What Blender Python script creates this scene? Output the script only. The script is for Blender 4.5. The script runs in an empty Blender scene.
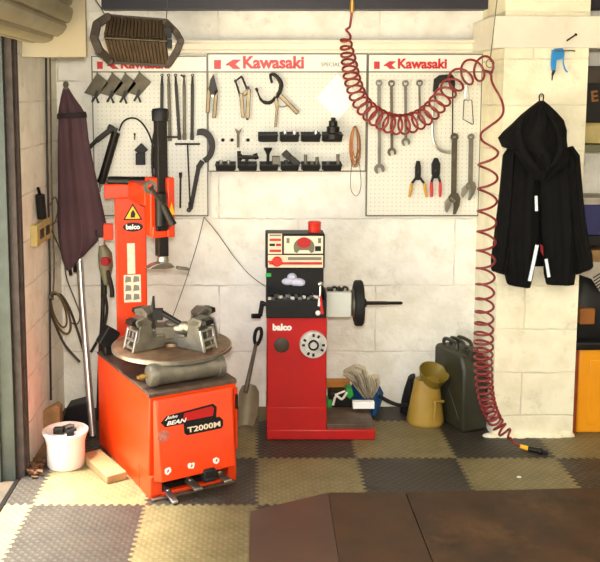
import bpy, bmesh, math, random
from mathutils import Vector, Matrix, Quaternion
random.seed(7)
C = bpy.context.scene.collection
PI = math.pi

# ------------------------------------------------------------------ camera model (metres, camera above the origin looking along +Y)
F, CX, CY, H = 867.6, 256.0, 193.8, 1.822
TH = math.radians(6.5)
c_, s_ = math.cos(TH), math.sin(TH)

def W(px, py, Y):
    """point of the upright plane at distance Y seen at a photo position"""
    t = (py - CY) / F
    h = Y * (s_ + t * c_) / (c_ - t * s_)
    return Vector(((px - CX) * (Y * c_ + h * s_) / F, Y, H - h))

def WX(px, py, X):
    """same, on the side plane at X"""
    d = F * X / (px - CX)
    t = (py - CY) / F
    return Vector((X, d * (c_ - t * s_), H - d * (s_ + t * c_)))

def G(px, py, z=0.0):
    t = (py - CY) / F
    h = H - z
    Y = h * (c_ - t * s_) / (s_ + t * c_)
    return Vector(((px - CX) * (Y * c_ + h * s_) / F, Y, z))

# ------------------------------------------------------------------ materials
def lin(c):
    return tuple((v / 255 / 12.92 if v / 255 <= 0.04045 else ((v / 255 + 0.055) / 1.055) ** 2.4) for v in c)

def mat(name, rgb, rough=0.6, metal=0.0, var=0.12, scale=14.0, bump=0.0, rgb2=None, dirt=0.0, dirt_rgb=(60, 45, 30), spec=0.5, alpha=1.0, trans=0.0, bscale=60.0):
    m = bpy.data.materials.new(name)
    m.use_nodes = True
    nt = m.node_tree
    b = nt.nodes['Principled BSDF']
    b.inputs['Roughness'].default_value = rough
    b.inputs['Metallic'].default_value = metal
    b.inputs['Specular IOR Level'].default_value = spec
    b.inputs['Alpha'].default_value = alpha
    b.inputs['Transmission Weight'].default_value = trans
    tc = nt.nodes.new('ShaderNodeTexCoord')
    n = nt.nodes.new('ShaderNodeTexNoise')
    n.inputs['Scale'].default_value = scale
    n.inputs['Detail'].default_value = 5
    nt.links.new(tc.outputs['Object'], n.inputs['Vector'])
    ramp = nt.nodes.new('ShaderNodeValToRGB')
    a = lin(rgb)
    lo = lin(rgb2) if rgb2 else tuple(v * (1 - var * 2) for v in a)
    ramp.color_ramp.elements[0].position = 0.3
    ramp.color_ramp.elements[1].position = 0.65
    ramp.color_ramp.elements[0].color = (*lo, 1)
    ramp.color_ramp.elements[1].color = (*a, 1)
    nt.links.new(n.outputs['Fac'], ramp.inputs['Fac'])
    out = ramp.outputs['Color']
    if dirt > 0:
        n2 = nt.nodes.new('ShaderNodeTexNoise')
        n2.inputs['Scale'].default_value = scale * 0.6
        n2.inputs['Detail'].default_value = 8
        n2.inputs['Roughness'].default_value = 0.7
        nt.links.new(tc.outputs['Object'], n2.inputs['Vector'])
        r2 = nt.nodes.new('ShaderNodeValToRGB')
        r2.color_ramp.elements[0].position = 0.52
        r2.color_ramp.elements[1].position = 0.72
        r2.color_ramp.elements[0].color = (0, 0, 0, 1)
        r2.color_ramp.elements[1].color = (dirt, dirt, dirt, 1)
        nt.links.new(n2.outputs['Fac'], r2.inputs['Fac'])
        mx = nt.nodes.new('ShaderNodeMix')
        mx.data_type = 'RGBA'
        nt.links.new(r2.outputs['Color'], mx.inputs['Factor'])
        nt.links.new(out, mx.inputs['A'])
        mx.inputs['B'].default_value = (*lin(dirt_rgb), 1)
        out = mx.outputs['Result']
    nt.links.new(out, b.inputs['Base Color'])
    if bump > 0:
        n3 = nt.nodes.new('ShaderNodeTexNoise')
        n3.inputs['Scale'].default_value = bscale
        n3.inputs['Detail'].default_value = 4
        nt.links.new(tc.outputs['Object'], n3.inputs['Vector'])
        bp = nt.nodes.new('ShaderNodeBump')
        bp.inputs['Strength'].default_value = bump
        bp.inputs['Distance'].default_value = 0.01
        nt.links.new(n3.outputs['Fac'], bp.inputs['Height'])
        nt.links.new(bp.outputs['Normal'], b.inputs['Normal'])
    return m

def block_wall(name, rgb, rgb_m, bw=0.44, bh=0.225, axis='X', mortar_grime=0.35, grime_rgb=(150, 135, 110), offset=(0, 0)):
    """painted concrete block wall: blocks, sunk joints, worn paint"""
    m = bpy.data.materials.new(name)
    m.use_nodes = True
    nt = m.node_tree
    L = nt.links
    b = nt.nodes['Principled BSDF']
    b.inputs['Roughness'].default_value = 0.75
    b.inputs['Specular IOR Level'].default_value = 0.25
    tc = nt.nodes.new('ShaderNodeTexCoord')
    sp = nt.nodes.new('ShaderNodeSeparateXYZ')
    L.new(tc.outputs['Object'], sp.inputs[0])
    cb = nt.nodes.new('ShaderNodeCombineXYZ')
    L.new(sp.outputs[0 if axis == 'X' else 1], cb.inputs[0])
    L.new(sp.outputs[2], cb.inputs[1])
    nz = nt.nodes.new('ShaderNodeTexNoise')
    nz.inputs['Scale'].default_value = 9
    nz.inputs['Detail'].default_value = 6
    L.new(tc.outputs['Object'], nz.inputs['Vector'])
    # wobble the joints a little
    add = nt.nodes.new('ShaderNodeVectorMath')
    add.operation = 'MULTIPLY_ADD'
    L.new(nz.outputs['Color'], add.inputs[0])
    add.inputs[1].default_value = (0.02, 0.02, 0)
    L.new(cb.outputs[0], add.inputs[2])
    ad2 = nt.nodes.new('ShaderNodeVectorMath')
    ad2.operation = 'ADD'
    L.new(add.outputs[0], ad2.inputs[0])
    ad2.inputs[1].default_value = (offset[0] + 10, offset[1] + 10 * bh, 0)
    br = nt.nodes.new('ShaderNodeTexBrick')
    br.inputs['Scale'].default_value = 1
    br.inputs['Mortar Size'].default_value = 0.006
    br.inputs['Mortar Smooth'].default_value = 0.6
    br.inputs['Brick Width'].default_value = bw
    br.inputs['Row Height'].default_value = bh
    L.new(ad2.outputs[0], br.inputs['Vector'])
    ramp = nt.nodes.new('ShaderNodeValToRGB')
    a = lin(rgb)
    ramp.color_ramp.elements[0].position = 0.25
    ramp.color_ramp.elements[1].position = 0.6
    ramp.color_ramp.elements[0].color = (a[0] * .86, a[1] * .84, a[2] * .8, 1)
    ramp.color_ramp.elements[1].color = (*a, 1)
    L.new(nz.outputs['Fac'], ramp.inputs['Fac'])
    # joint grime, broken up by noise
    n2 = nt.nodes.new('ShaderNodeTexNoise')
    n2.inputs['Scale'].default_value = 4.5
    n2.inputs['Detail'].default_value = 9
    n2.inputs['Roughness'].default_value = 0.65
    L.new(tc.outputs['Object'], n2.inputs['Vector'])
    r2 = nt.nodes.new('ShaderNodeValToRGB')
    r2.color_ramp.elements[0].position = 0.42
    r2.color_ramp.elements[1].position = 0.62
    L.new(n2.outputs['Fac'], r2.inputs['Fac'])
    mu = nt.nodes.new('ShaderNodeMath')
    mu.operation = 'MULTIPLY'
    L.new(br.outputs['Fac'], mu.inputs[0])
    L.new(r2.outputs['Color'], mu.inputs[1])
    mu2 = nt.nodes.new('ShaderNodeMath')
    mu2.operation = 'MULTIPLY'
    L.new(mu.outputs[0], mu2.inputs[0])
    mu2.inputs[1].default_value = mortar_grime
    # scuffs
    n4 = nt.nodes.new('ShaderNodeTexNoise')
    n4.inputs['Scale'].default_value = 7
    n4.inputs['Detail'].default_value = 10
    n4.inputs['Roughness'].default_value = 0.75
    L.new(cb.outputs[0], n4.inputs['Vector'])
    r4 = nt.nodes.new('ShaderNodeValToRGB')
    r4.color_ramp.elements[0].position = 0.555
    r4.color_ramp.elements[1].position = 0.78
    r4.color_ramp.elements[1].color = (.5, .5, .5, 1)
    L.new(n4.outputs['Fac'], r4.inputs['Fac'])
    mxx = nt.nodes.new('ShaderNodeMath')
    mxx.operation = 'MAXIMUM'
    L.new(mu2.outputs[0], mxx.inputs[0])
    L.new(r4.outputs['Color'], mxx.inputs[1])
    mx = nt.nodes.new('ShaderNodeMix')
    mx.data_type = 'RGBA'
    L.new(mxx.outputs[0], mx.inputs['Factor'])
    L.new(ramp.outputs['Color'], mx.inputs['A'])
    mx.inputs['B'].default_value = (*lin(grime_rgb), 1)
    L.new(mx.outputs['Result'], b.inputs['Base Color'])
    # bump: joints sunk, rough face
    inv = nt.nodes.new('ShaderNodeMath')
    inv.operation = 'MULTIPLY_ADD'
    L.new(br.outputs['Fac'], inv.inputs[0])
    inv.inputs[1].default_value = -0.6
    n5 = nt.nodes.new('ShaderNodeTexNoise')
    n5.inputs['Scale'].default_value = 38
    n5.inputs['Detail'].default_value = 6
    L.new(tc.outputs['Object'], n5.inputs['Vector'])
    L.new(n5.outputs['Fac'], inv.inputs[2])
    bp = nt.nodes.new('ShaderNodeBump')
    bp.inputs['Strength'].default_value = 0.5
    bp.inputs['Distance'].default_value = 0.012
    L.new(inv.outputs[0], bp.inputs['Height'])
    L.new(bp.outputs['Normal'], b.inputs['Normal'])
    return m

def peg_mat(name, rgb, pitch=0.0245, hole=0.0026):
    """white board with a square grid of punched holes"""
    m = bpy.data.materials.new(name)
    m.use_nodes = True
    nt = m.node_tree
    L = nt.links
    b = nt.nodes['Principled BSDF']
    b.inputs['Roughness'].default_value = 0.45
    tc = nt.nodes.new('ShaderNodeTexCoord')
    sp = nt.nodes.new('ShaderNodeSeparateXYZ')
    L.new(tc.outputs['Object'], sp.inputs[0])
    sq = []
    for k in (0, 2):
        a = nt.nodes.new('ShaderNodeMath'); a.operation = 'PINGPONG'
        L.new(sp.outputs[k], a.inputs[0]); a.inputs[1].default_value = pitch / 2
        p = nt.nodes.new('ShaderNodeMath'); p.operation = 'POWER'
        L.new(a.outputs[0], p.inputs[0]); p.inputs[1].default_value = 2
        sq.append(p)
    ad = nt.nodes.new('ShaderNodeMath'); ad.operation = 'ADD'
    L.new(sq[0].outputs[0], ad.inputs[0]); L.new(sq[1].outputs[0], ad.inputs[1])
    lt = nt.nodes.new('ShaderNodeMath'); lt.operation = 'LESS_THAN'
    L.new(ad.outputs[0], lt.inputs[0]); lt.inputs[1].default_value = hole * hole
    mx = nt.nodes.new('ShaderNodeMix'); mx.data_type = 'RGBA'
    L.new(lt.outputs[0], mx.inputs['Factor'])
    mx.inputs['A'].default_value = (*lin(rgb), 1)
    mx.inputs['B'].default_value = (*lin((176, 168, 146)), 1)
    L.new(mx.outputs['Result'], b.inputs['Base Color'])
    return m

def stud_mat(name, rgb, rgb2, dirt):
    """rubber tile with raised chequer studs"""
    m = mat(name, rgb, rough=0.5, var=0.1, scale=6, rgb2=rgb2, dirt=dirt, dirt_rgb=(44, 35, 24), spec=0.45)
    nt = m.node_tree
    L = nt.links
    tc = [n for n in nt.nodes if n.type == 'TEX_COORD'][0]
    b = nt.nodes['Principled BSDF']
    mp = nt.nodes.new('ShaderNodeMapping')
    mp.inputs['Rotation'].default_value = (0, 0, math.radians(45))
    L.new(tc.outputs['Object'], mp.inputs['Vector'])
    ck = nt.nodes.new('ShaderNodeTexChecker')
    ck.inputs['Scale'].default_value = 62
    L.new(mp.outputs[0], ck.inputs['Vector'])
    vo = nt.nodes.new('ShaderNodeTexVoronoi')
    vo.inputs['Scale'].default_value = 34
    vo.inputs['Randomness'].default_value = 0.0
    L.new(mp.outputs[0], vo.inputs['Vector'])
    r = nt.nodes.new('ShaderNodeValToRGB')
    r.color_ramp.elements[0].position = 0.25
    r.color_ramp.elements[1].position = 0.5
    r.color_ramp.elements[0].color = (1, 1, 1, 1)
    r.color_ramp.elements[1].color = (0, 0, 0, 1)
    L.new(vo.outputs['Distance'], r.inputs['Fac'])
    bp = nt.nodes.new('ShaderNodeBump')
    bp.inputs['Strength'].default_value = 0.6
    bp.inputs['Distance'].default_value = 0.005
    L.new(r.outputs['Color'], bp.inputs['Height'])
    L.new(bp.outputs['Normal'], b.inputs['Normal'])
    # stud relief put into the colour: tops paler, as if catching light
    src = b.inputs['Base Color'].links[0].from_socket
    mx = nt.nodes.new('ShaderNodeMix'); mx.data_type = 'RGBA'
    sc_ = nt.nodes.new('ShaderNodeMath'); sc_.operation = 'MULTIPLY'
    L.new(r.outputs['Color'], sc_.inputs[0]); sc_.inputs[1].default_value = .13
    L.new(sc_.outputs[0], mx.inputs['Factor'])
    L.new(src, mx.inputs['A']); mx.inputs['B'].default_value = (*lin(tuple(min(255, v * 1.5 + 14) for v in rgb)), 1)
    L.new(mx.outputs['Result'], b.inputs['Base Color'])
    return m

M = {}
M['wall'] = block_wall('painted_block', (250, 248, 240), (200, 190, 165), bw=.9, bh=.39, mortar_grime=.55, offset=(0.1, 0.04))
M['wall_side'] = block_wall('side_block', (240, 236, 222), (180, 170, 150), axis='Y', mortar_grime=0.45, grime_rgb=(105, 95, 82))
M['pillar'] = block_wall('pillar_block', (250, 243, 216), (200, 190, 165), bw=0.9, bh=0.235, mortar_grime=0.35, grime_rgb=(135, 122, 100), offset=(0.28, 0.1))
M['trim'] = mat('white_painted_timber', (240, 234, 216), rough=0.5, var=0.06, scale=5, dirt=0.25, dirt_rgb=(170, 160, 140))
M['plate'] = mat('off_white_panel', (150, 138, 112), rough=0.5, var=0.05, scale=4, dirt=0.2, dirt_rgb=(150, 135, 110))
M['bluesteel'] = mat('dark_blue_steel', (38, 34, 48), rough=0.5, var=0.15)
M['ceiling'] = mat('grey_ceiling', (150, 146, 138), rough=0.9)
M['concrete'] = mat('dark_concrete', (74, 62, 46), rough=0.75, var=0.25, scale=5, bump=0.3, dirt=0.7, dirt_rgb=(38, 31, 24))
M['paving'] = mat('pale_paving', (205, 190, 150), rough=0.9, var=0.1)
M['shutter'] = mat('shutter_steel', (140, 131, 102), rough=0.42, metal=0.4, var=0.12, scale=6, dirt=0.4, dirt_rgb=(110, 95, 65))
M['rail'] = mat('guide_rail', (66, 72, 66), rough=0.5, metal=0.3, var=0.15)
M['rust'] = mat('rusty_post', (70, 58, 52), rough=0.7, var=0.25, scale=20)
M['greydoor'] = mat('grey_door', (34, 37, 35), rough=0.6, var=0.1, scale=4, dirt=0.3, dirt_rgb=(60, 60, 54))
M['olive_tile'] = stud_mat('olive_rubber', (126, 114, 78), (104, 94, 62), 0.5)
M['dark_tile'] = stud_mat('charcoal_rubber', (60, 54, 46), (48, 43, 36), 0.5)
M['brown_sheet'] = mat('brown_board', (74, 48, 26), rough=0.6, var=0.22, scale=5, dirt=0.7, dirt_rgb=(46, 33, 22), bump=0.08, bscale=25, spec=0.5)
M['tan_sheet'] = mat('tan_brown_board', (70, 46, 25), rough=0.6, var=0.3, scale=6, dirt=0.55, dirt_rgb=(116, 82, 44), bump=0.1, bscale=25)
M['pink_sheet'] = mat('rosy_brown_board', (82, 58, 44), rough=0.4, var=0.15, scale=4, dirt=0.5, dirt_rgb=(66, 46, 36), bump=0.08, bscale=25)
M['orange'] = mat('orange_red_paint', (228, 62, 8), rough=0.35, var=0.08, scale=6, dirt=0.35, dirt_rgb=(150, 45, 25))
M['orange_clean'] = mat('orange_red_gloss', (226, 58, 8), rough=0.3, var=0.05, scale=6)
M['red'] = mat('signal_red_paint', (184, 20, 20), rough=0.38, var=0.08, scale=6, dirt=0.25, dirt_rgb=(120, 25, 20))
M['capred'] = mat('red_plastic', (214, 46, 34), rough=0.4, var=0.05)
M['deck'] = mat('oily_deck', (104, 84, 70), rough=0.5, metal=0.3, var=0.25, scale=16, dirt=0.6, dirt_rgb=(60, 42, 32))
M['rustdisc'] = mat('rusty_steel', (150, 120, 92), rough=0.5, metal=0.55, var=0.25, scale=16, dirt=0.7, dirt_rgb=(110, 66, 36))
M['steel'] = mat('bare_steel', (170, 165, 152), rough=0.35, metal=0.85, var=0.15, scale=20)
M['steel_grey'] = mat('grey_cast_steel', (128, 122, 108), rough=0.48, metal=0.55, var=0.2, scale=20)
M['chrome'] = mat('chrome', (214, 212, 206), rough=0.25, metal=0.75, var=0.05)
M['spanner'] = mat('spanner_steel', (138, 134, 128), rough=0.28, metal=0.8, var=0.12)
M['spanner_dark'] = mat('dark_spanner_steel', (112, 104, 92), rough=0.3, metal=0.8, var=0.15)
M['dial'] = mat('polished_dial', (222, 220, 212), rough=0.3, metal=0.35, var=0.15, scale=30)
M['alu'] = mat('aluminium', (200, 198, 192), rough=0.3, metal=0.9, var=0.06)
M['black'] = mat('black_plastic', (17, 15, 15), rough=0.5, var=0.15, spec=0.35)
M['blackmetal'] = mat('blackened_steel', (38, 34, 30), rough=0.42, metal=0.5, var=0.2, scale=25)
M['rubber'] = mat('black_rubber', (24, 22, 21), rough=0.7, var=0.15, spec=0.35)
M['cable'] = mat('dark_cable', (44, 36, 26), rough=0.6)
M['tancable'] = mat('brown_cable', (104, 84, 52), rough=0.6)
M['wire'] = mat('thin_wire', (84, 78, 70), rough=0.5)
M['peg'] = peg_mat('pegboard_white', (230, 229, 218))
M['pegwhite'] = mat('board_header', (240, 239, 232), rough=0.4, var=0.02)
M['pegedge'] = mat('board_edge', (120, 114, 102), rough=0.5, metal=0.3)
M['logo'] = mat('logo_red', (204, 20, 18), rough=0.4, var=0.02)
M['printgrey'] = mat('print_grey', (120, 114, 104), rough=0.5, var=0.02)
M['whitecard'] = mat('white_card', (254, 254, 252), rough=0.4, var=0.0)
M['paper'] = mat('soiled_paper', (226, 214, 190), rough=0.7, var=0.08, scale=40, dirt=0.6, dirt_rgb=(160, 135, 110))
M['yellow'] = mat('warning_yellow', (246, 190, 30), rough=0.4, var=0.03)
M['white'] = mat('white_print', (240, 236, 228), rough=0.4, var=0.02)
M['whiteplastic'] = mat('white_plastic', (240, 228, 218), rough=0.4, var=0.04, scale=5, dirt=0.2, dirt_rgb=(200, 180, 160))
M['lilac'] = mat('lilac_cloth', (206, 206, 226), rough=0.8, var=0.06, bump=0.3)
M['maroon'] = mat('maroon_canvas', (84, 58, 66), rough=0.85, var=0.12, scale=5, bump=0.15, bscale=300)
M['maroondark'] = mat('dark_strap', (42, 28, 32), rough=0.8)
M['brass'] = mat('brass', (196, 158, 84), rough=0.35, metal=0.8, var=0.1)
M['hose'] = mat('dark_red_hose', (136, 34, 34), rough=0.35, var=0.08, spec=0.6)
M['jacket'] = mat('black_cloth', (13, 12, 12), rough=0.9, spec=0.2, var=0.15, scale=8, bump=0.15, bscale=400)
M['reflect'] = mat('reflective_tape', (224, 234, 246), rough=0.25, metal=0.0, var=0.02)
M['lining'] = mat('red_lining', (150, 24, 34), rough=0.8)
M['blue'] = mat('blue_plastic', (30, 140, 214), rough=0.35, var=0.05)
M['jug'] = mat('yellow_plastic_can', (176, 142, 58), rough=0.45, var=0.12, scale=6, dirt=0.5, dirt_rgb=(140, 108, 44))
M['funnel'] = mat('olive_funnel', (132, 112, 40), rough=0.35, var=0.1, scale=8)
M['jerry'] = mat('olive_jerrycan', (50, 49, 34), rough=0.45, var=0.15, scale=8, dirt=0.4, dirt_rgb=(44, 40, 28))
M['wood'] = mat('raw_timber', (170, 134, 88), rough=0.75, var=0.2, scale=12, dirt=0.4, dirt_rgb=(110, 80, 50))
M['woodorange'] = mat('orange_timber', (196, 128, 50), rough=0.6, var=0.15, scale=12)
M['bag'] = mat('clear_film', (224, 214, 192), rough=0.2, var=0.06, alpha=0.8, bump=0.6, bscale=30)
M['bluebag'] = mat('blue_bag', (34, 84, 140), rough=0.45, var=0.15, bump=0.5, bscale=30)
M['green'] = mat('green_plastic', (40, 160, 66), rough=0.4, var=0.05)
M['amber'] = mat('amber_paint', (244, 160, 24), rough=0.4, var=0.05, scale=4)
M['ambertrim'] = mat('brown_trim', (150, 66, 24), rough=0.5)
M['toolorange'] = mat('dull_orange', (150, 92, 34), rough=0.5)
M['heater'] = mat('brown_steel', (88, 71, 52), rough=0.5, metal=0.0, var=0.2, scale=12, dirt=0.3, dirt_rgb=(46, 36, 28))
M['heaterdark'] = mat('dark_brown_steel', (66, 54, 42), rough=0.55, metal=0.0, var=0.2)
M['gunmetal'] = mat('grey_brown_sheet', (94, 86, 70), rough=0.45, metal=0.5, var=0.2, scale=25)
M['copper'] = mat('copper_wire', (176, 116, 62), rough=0.4, metal=0.5)
M['clampgold'] = mat('nickel_plate', (112, 98, 72), rough=0.35, metal=0.7, var=0.12)
M['redgrip'] = mat('red_grip', (206, 40, 40), rough=0.45)
M['yellowgrip'] = mat('yellow_grip', (214, 160, 50), rough=0.45)
M['navy'] = mat('navy_plastic', (34, 36, 96), rough=0.45)
M['tan'] = mat('tan_plastic', (196, 176, 112), rough=0.55)
M['grimygrey'] = mat('grey_rag', (186, 178, 164), rough=0.8)
M['leaf'] = mat('dry_leaves', (122, 82, 52), rough=0.9, var=0.3, scale=60)
M['panelprint'] = mat('panel_cream', (226, 208, 178), rough=0.4, var=0.04)
M['olivegrey'] = mat('grey_olive_plastic', (112, 110, 84), rough=0.5)
M['shovel'] = mat('worn_shovel_steel', (150, 142, 118), rough=0.5, metal=0.35, var=0.15, scale=10, dirt=0.4, dirt_rgb=(110, 98, 74))
M['lampbody'] = mat('lamp_white', (230, 230, 226), rough=0.5)
M['greybox'] = mat('pale_grey_paint', (198, 200, 192), rough=0.4, var=0.05)
M['glassface'] = mat('meter_face', (222, 218, 196), rough=0.15, var=0.03)

# ------------------------------------------------------------------ mesh builder
class MB:
    def __init__(s):
        s.v = []; s.f = []
    def _add(s, vs, fs):
        o = len(s.v)
        s.v += [Vector(p) for p in vs]
        s.f += [tuple(i + o for i in q) for q in fs]
        return s
    def box(s, c, size, R=None):
        c = Vector(c); x, y, z = (k / 2 for k in size)
        vs = []
        for p in ((-x, -y, -z), (x, -y, -z), (x, y, -z), (-x, y, -z), (-x, -y, z), (x, -y, z), (x, y, z), (-x, y, z)):
            p = Vector(p)
            if R is not None: p = R @ p
            vs.append(c + p)
        return s._add(vs, [(3, 2, 1, 0), (4, 5, 6, 7), (0, 1, 5, 4), (1, 2, 6, 5), (2, 3, 7, 6), (3, 0, 4, 7)])
    def span(s, x0, x1, y0, y1, z0, z1):
        return s.box(((x0 + x1) / 2, (y0 + y1) / 2, (z0 + z1) / 2), (abs(x1 - x0), abs(y1 - y0), abs(z1 - z0)))
    def pbox(s, x0, y0, x1, y1, Y, th):
        """upright block whose front face spans a photo rectangle at distance Y"""
        a = W(x0, (y0 + y1) / 2, Y); b = W(x1, (y0 + y1) / 2, Y); t = W((x0 + x1) / 2, y0, Y).z; u = W((x0 + x1) / 2, y1, Y).z
        return s.span(a.x, b.x, Y, Y + th, u, t)
    def prism(s, pts, ext):
        ext = Vector(ext); n = len(pts)
        pts = [Vector(p) for p in pts]
        vs = pts + [p + ext for p in pts]
        fs = [tuple(range(n)), tuple(range(2 * n - 1, n - 1, -1))]
        fs += [(i, i + n, (i + 1) % n + n, (i + 1) % n) for i in range(n)]
        return s._add(vs, fs)
    def pprism(s, pts, Y, th):
        return s.prism([W(x, y, Y) for x, y in pts], (0, th, 0))
    def cyl(s, p0, p1, r0, r1=None, n=16, caps=True):
        p0 = Vector(p0); p1 = Vector(p1); r1 = r0 if r1 is None else r1
        d = (p1 - p0).normalized()
        u = d.orthogonal().normalized(); w = d.cross(u)
        vs = []
        for p, r in ((p0, r0), (p1, r1)):
            for k in range(n):
                a = 2 * PI * k / n
                vs.append(p + (u * math.cos(a) + w * math.sin(a)) * r)
        fs = [(k, (k + 1) % n, (k + 1) % n + n, k + n) for k in range(n)]
        if caps: fs += [tuple(range(n - 1, -1, -1)), tuple(range(n, 2 * n))]
        return s._add(vs, fs)
    def lathe(s, prof, p0, axis=(0, 0, 1), n=24, close=False):
        """prof: (radius, distance along axis)"""
        p0 = Vector(p0); d = Vector(axis).normalized()
        u = d.orthogonal().normalized(); w = d.cross(u)
        vs = []
        for r, t in prof:
            for k in range(n):
                a = 2 * PI * k / n
                vs.append(p0 + d * t + (u * math.cos(a) + w * math.sin(a)) * max(r, 1e-4))
        fs = []; m = len(prof)
        for j in range(m - 1 if not close else m):
            j2 = (j + 1) % m
            for k in range(n):
                k2 = (k + 1) % n
                fs.append((j * n + k, j * n + k2, j2 * n + k2, j2 * n + k))
        if not close:
            fs += [tuple(range(n - 1, -1, -1)), tuple(range((m - 1) * n, m * n))]
        return s._add(vs, fs)
    def ring(s, c, axis, ri, ro, th, n=20):
        return s.lathe([(ri, -th / 2), (ro, -th / 2), (ro, th / 2), (ri, th / 2)], c, axis, n, close=True)
    def tube(s, pts, r, n=8, closed=False, smooth=0):
        pts = [Vector(p) for p in pts]
        if smooth: pts = spline(pts, smooth, closed)
        m = len(pts)
        rs = r if isinstance(r, (list, tuple)) else [r] * m
        if len(rs) != m: rs = [rs[min(len(rs) - 1, int(i * len(rs) / m))] for i in range(m)]
        T = []
        for i in range(m):
            a = pts[(i - 1) % m] if (closed or i > 0) else pts[i]
            b = pts[(i + 1) % m] if (closed or i < m - 1) else pts[i]
            T.append((b - a).normalized() if (b - a).length > 1e-9 else Vector((0, 0, 1)))
        u = T[0].orthogonal().normalized()
        vs = []
        for i in range(m):
            u = (u - T[i] * u.dot(T[i]))
            u = u.normalized() if u.length > 1e-6 else T[i].orthogonal().normalized()
            w = T[i].cross(u)
            for k in range(n):
                a = 2 * PI * k / n
                vs.append(pts[i] + (u * math.cos(a) + w * math.sin(a)) * rs[i])
        fs = []
        for i in range(m if closed else m - 1):
            j = (i + 1) % m
            for k in range(n):
                k2 = (k + 1) % n
                fs.append((i * n + k, i * n + k2, j * n + k2, j * n + k))
        if not closed: fs += [tuple(range(n - 1, -1, -1)), tuple(range((m - 1) * n, m * n))]
        return s._add(vs, fs)
    def ptube(s, pts, Y, r, n=8, smooth=0, closed=False):
        return s.tube([W(p[0], p[1], p[2] if len(p) > 2 else Y) for p in pts], r, n, closed, smooth)
    def bar(s, a, b, w, t, up=(0, -1, 0)):
        """flat bar from a to b: width w in the picture-facing plane, thickness t along up"""
        a = Vector(a); b = Vector(b); d = (b - a).normalized(); up = Vector(up)
        up = (up - d * up.dot(d)).normalized(); side = d.cross(up)
        vs = []
        for p in (a, b):
            for i, j in ((-1, -1), (1, -1), (1, 1), (-1, 1)):
                vs.append(p + side * (w / 2 * i) + up * (t / 2 * j))
        return s._add(vs, [(0, 1, 2, 3), (7, 6, 5, 4), (0, 4, 5, 1), (1, 5, 6, 2), (2, 6, 7, 3), (3, 7, 4, 0)])
    def ball(s, c, r, n=12, R=None):
        c = Vector(c); r = Vector(r) if hasattr(r, '__len__') else Vector((r, r, r))
        vs = []; m = max(6, n // 2)
        for j in range(1, m):
            ph = PI * j / m
            for k in range(n):
                a = 2 * PI * k / n
                p = Vector((r.x * math.sin(ph) * math.cos(a), r.y * math.sin(ph) * math.sin(a), r.z * math.cos(ph)))
                vs.append(c + (R @ p if R is not None else p))
        top = Vector((0, 0, r.z)); 
        vs.append(c + (R @ top if R is not None else top)); vs.append(c - (R @ top if R is not None else top))
        it, ib = len(vs) - 2, len(vs) - 1
        fs = []
        for j in range(m - 2):
            for k in range(n):
                k2 = (k + 1) % n
                fs.append((j * n + k, (j + 1) * n + k, (j + 1) * n + k2, j * n + k2))
        for k in range(n):
            k2 = (k + 1) % n
            fs.append((it, k, k2)); fs.append((ib, (m - 2) * n + k2, (m - 2) * n + k))
        return s._add(vs, fs)
    def loft(s, rows, n=40, fold=0.0, freq=5, seed=0, power=2.0):
        """rows: (left point, right point, depth): closed flattened tube with vertical folds"""
        rnd = random.Random(seed); ph = [rnd.random() * 6.28 for _ in range(4)]
        m = len(rows); vs = []
        for j, (a, b, dep) in enumerate(rows):
            a = Vector(a); b = Vector(b); c = (a + b) / 2; ax = (b - a) / 2
            for k in range(n):
                t = 2 * PI * k / n
                ct, st = math.cos(t), math.sin(t)
                e = 2 / power
                x = math.copysign(abs(ct) ** e, ct); y = math.copysign(abs(st) ** e, st)
                f = fold * (math.sin(x * freq * 2 + ph[0] + j * .12) + .6 * math.sin(x * freq * 4.3 + ph[1] - j * .09)) * abs(st)
                f2 = 1 + .3 * fold * math.sin(j * 1.1 + ph[2] + t * 3)
                vs.append(c + ax * x * (1 if abs(ct) > .98 else f2) + Vector((0, dep * (y + f * (1 if y < 0 else .3)), 0)))
        fs = []
        for j in range(m - 1):
            for k in range(n):
                k2 = (k + 1) % n
                fs.append((j * n + k, j * n + k2, (j + 1) * n + k2, (j + 1) * n + k))
        fs += [tuple(range(n - 1, -1, -1)), tuple(range((m - 1) * n, m * n))]
        return s._add(vs, fs)
    def ploft(s, rows, Y, **k):
        return s.loft([(W(r[0], r[1], r[5] if len(r) > 5 else Y), W(r[2], r[3], r[5] if len(r) > 5 else Y), r[4]) for r in rows], **k)
    def xf(s, f):
        s.v = [f(p) for p in s.v]; return s
    def build(s, name, m, parent=None, bevel=0.0, label=None, sharp=35, world=True):
        org = Vector((0, 0, 0))
        if parent is not None and world:
            org = ORG.get(parent.name, Vector((0, 0, 0)))
        me = bpy.data.meshes.new(name)
        me.from_pydata([p - org for p in s.v], [], s.f)
        bm = bmesh.new(); bm.from_mesh(me)
        bmesh.ops.recalc_face_normals(bm, faces=bm.faces)
        bm.to_mesh(me); bm.free()
        for p in me.polygons: p.use_smooth = True
        me.set_sharp_from_angle(angle=math.radians(sharp))
        me.materials.append(m)
        o = bpy.data.objects.new(name, me)
        C.objects.link(o)
        if parent is not None:
            o.parent = parent
            ORG[o.name] = org
        if bevel:
            b = o.modifiers.new('bevel', 'BEVEL'); b.width = bevel; b.segments = 2; b.limit_method = 'ANGLE'; b.angle_limit = math.radians(40)
        if label: o['label'] = label
        return o

ORG = {}

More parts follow.
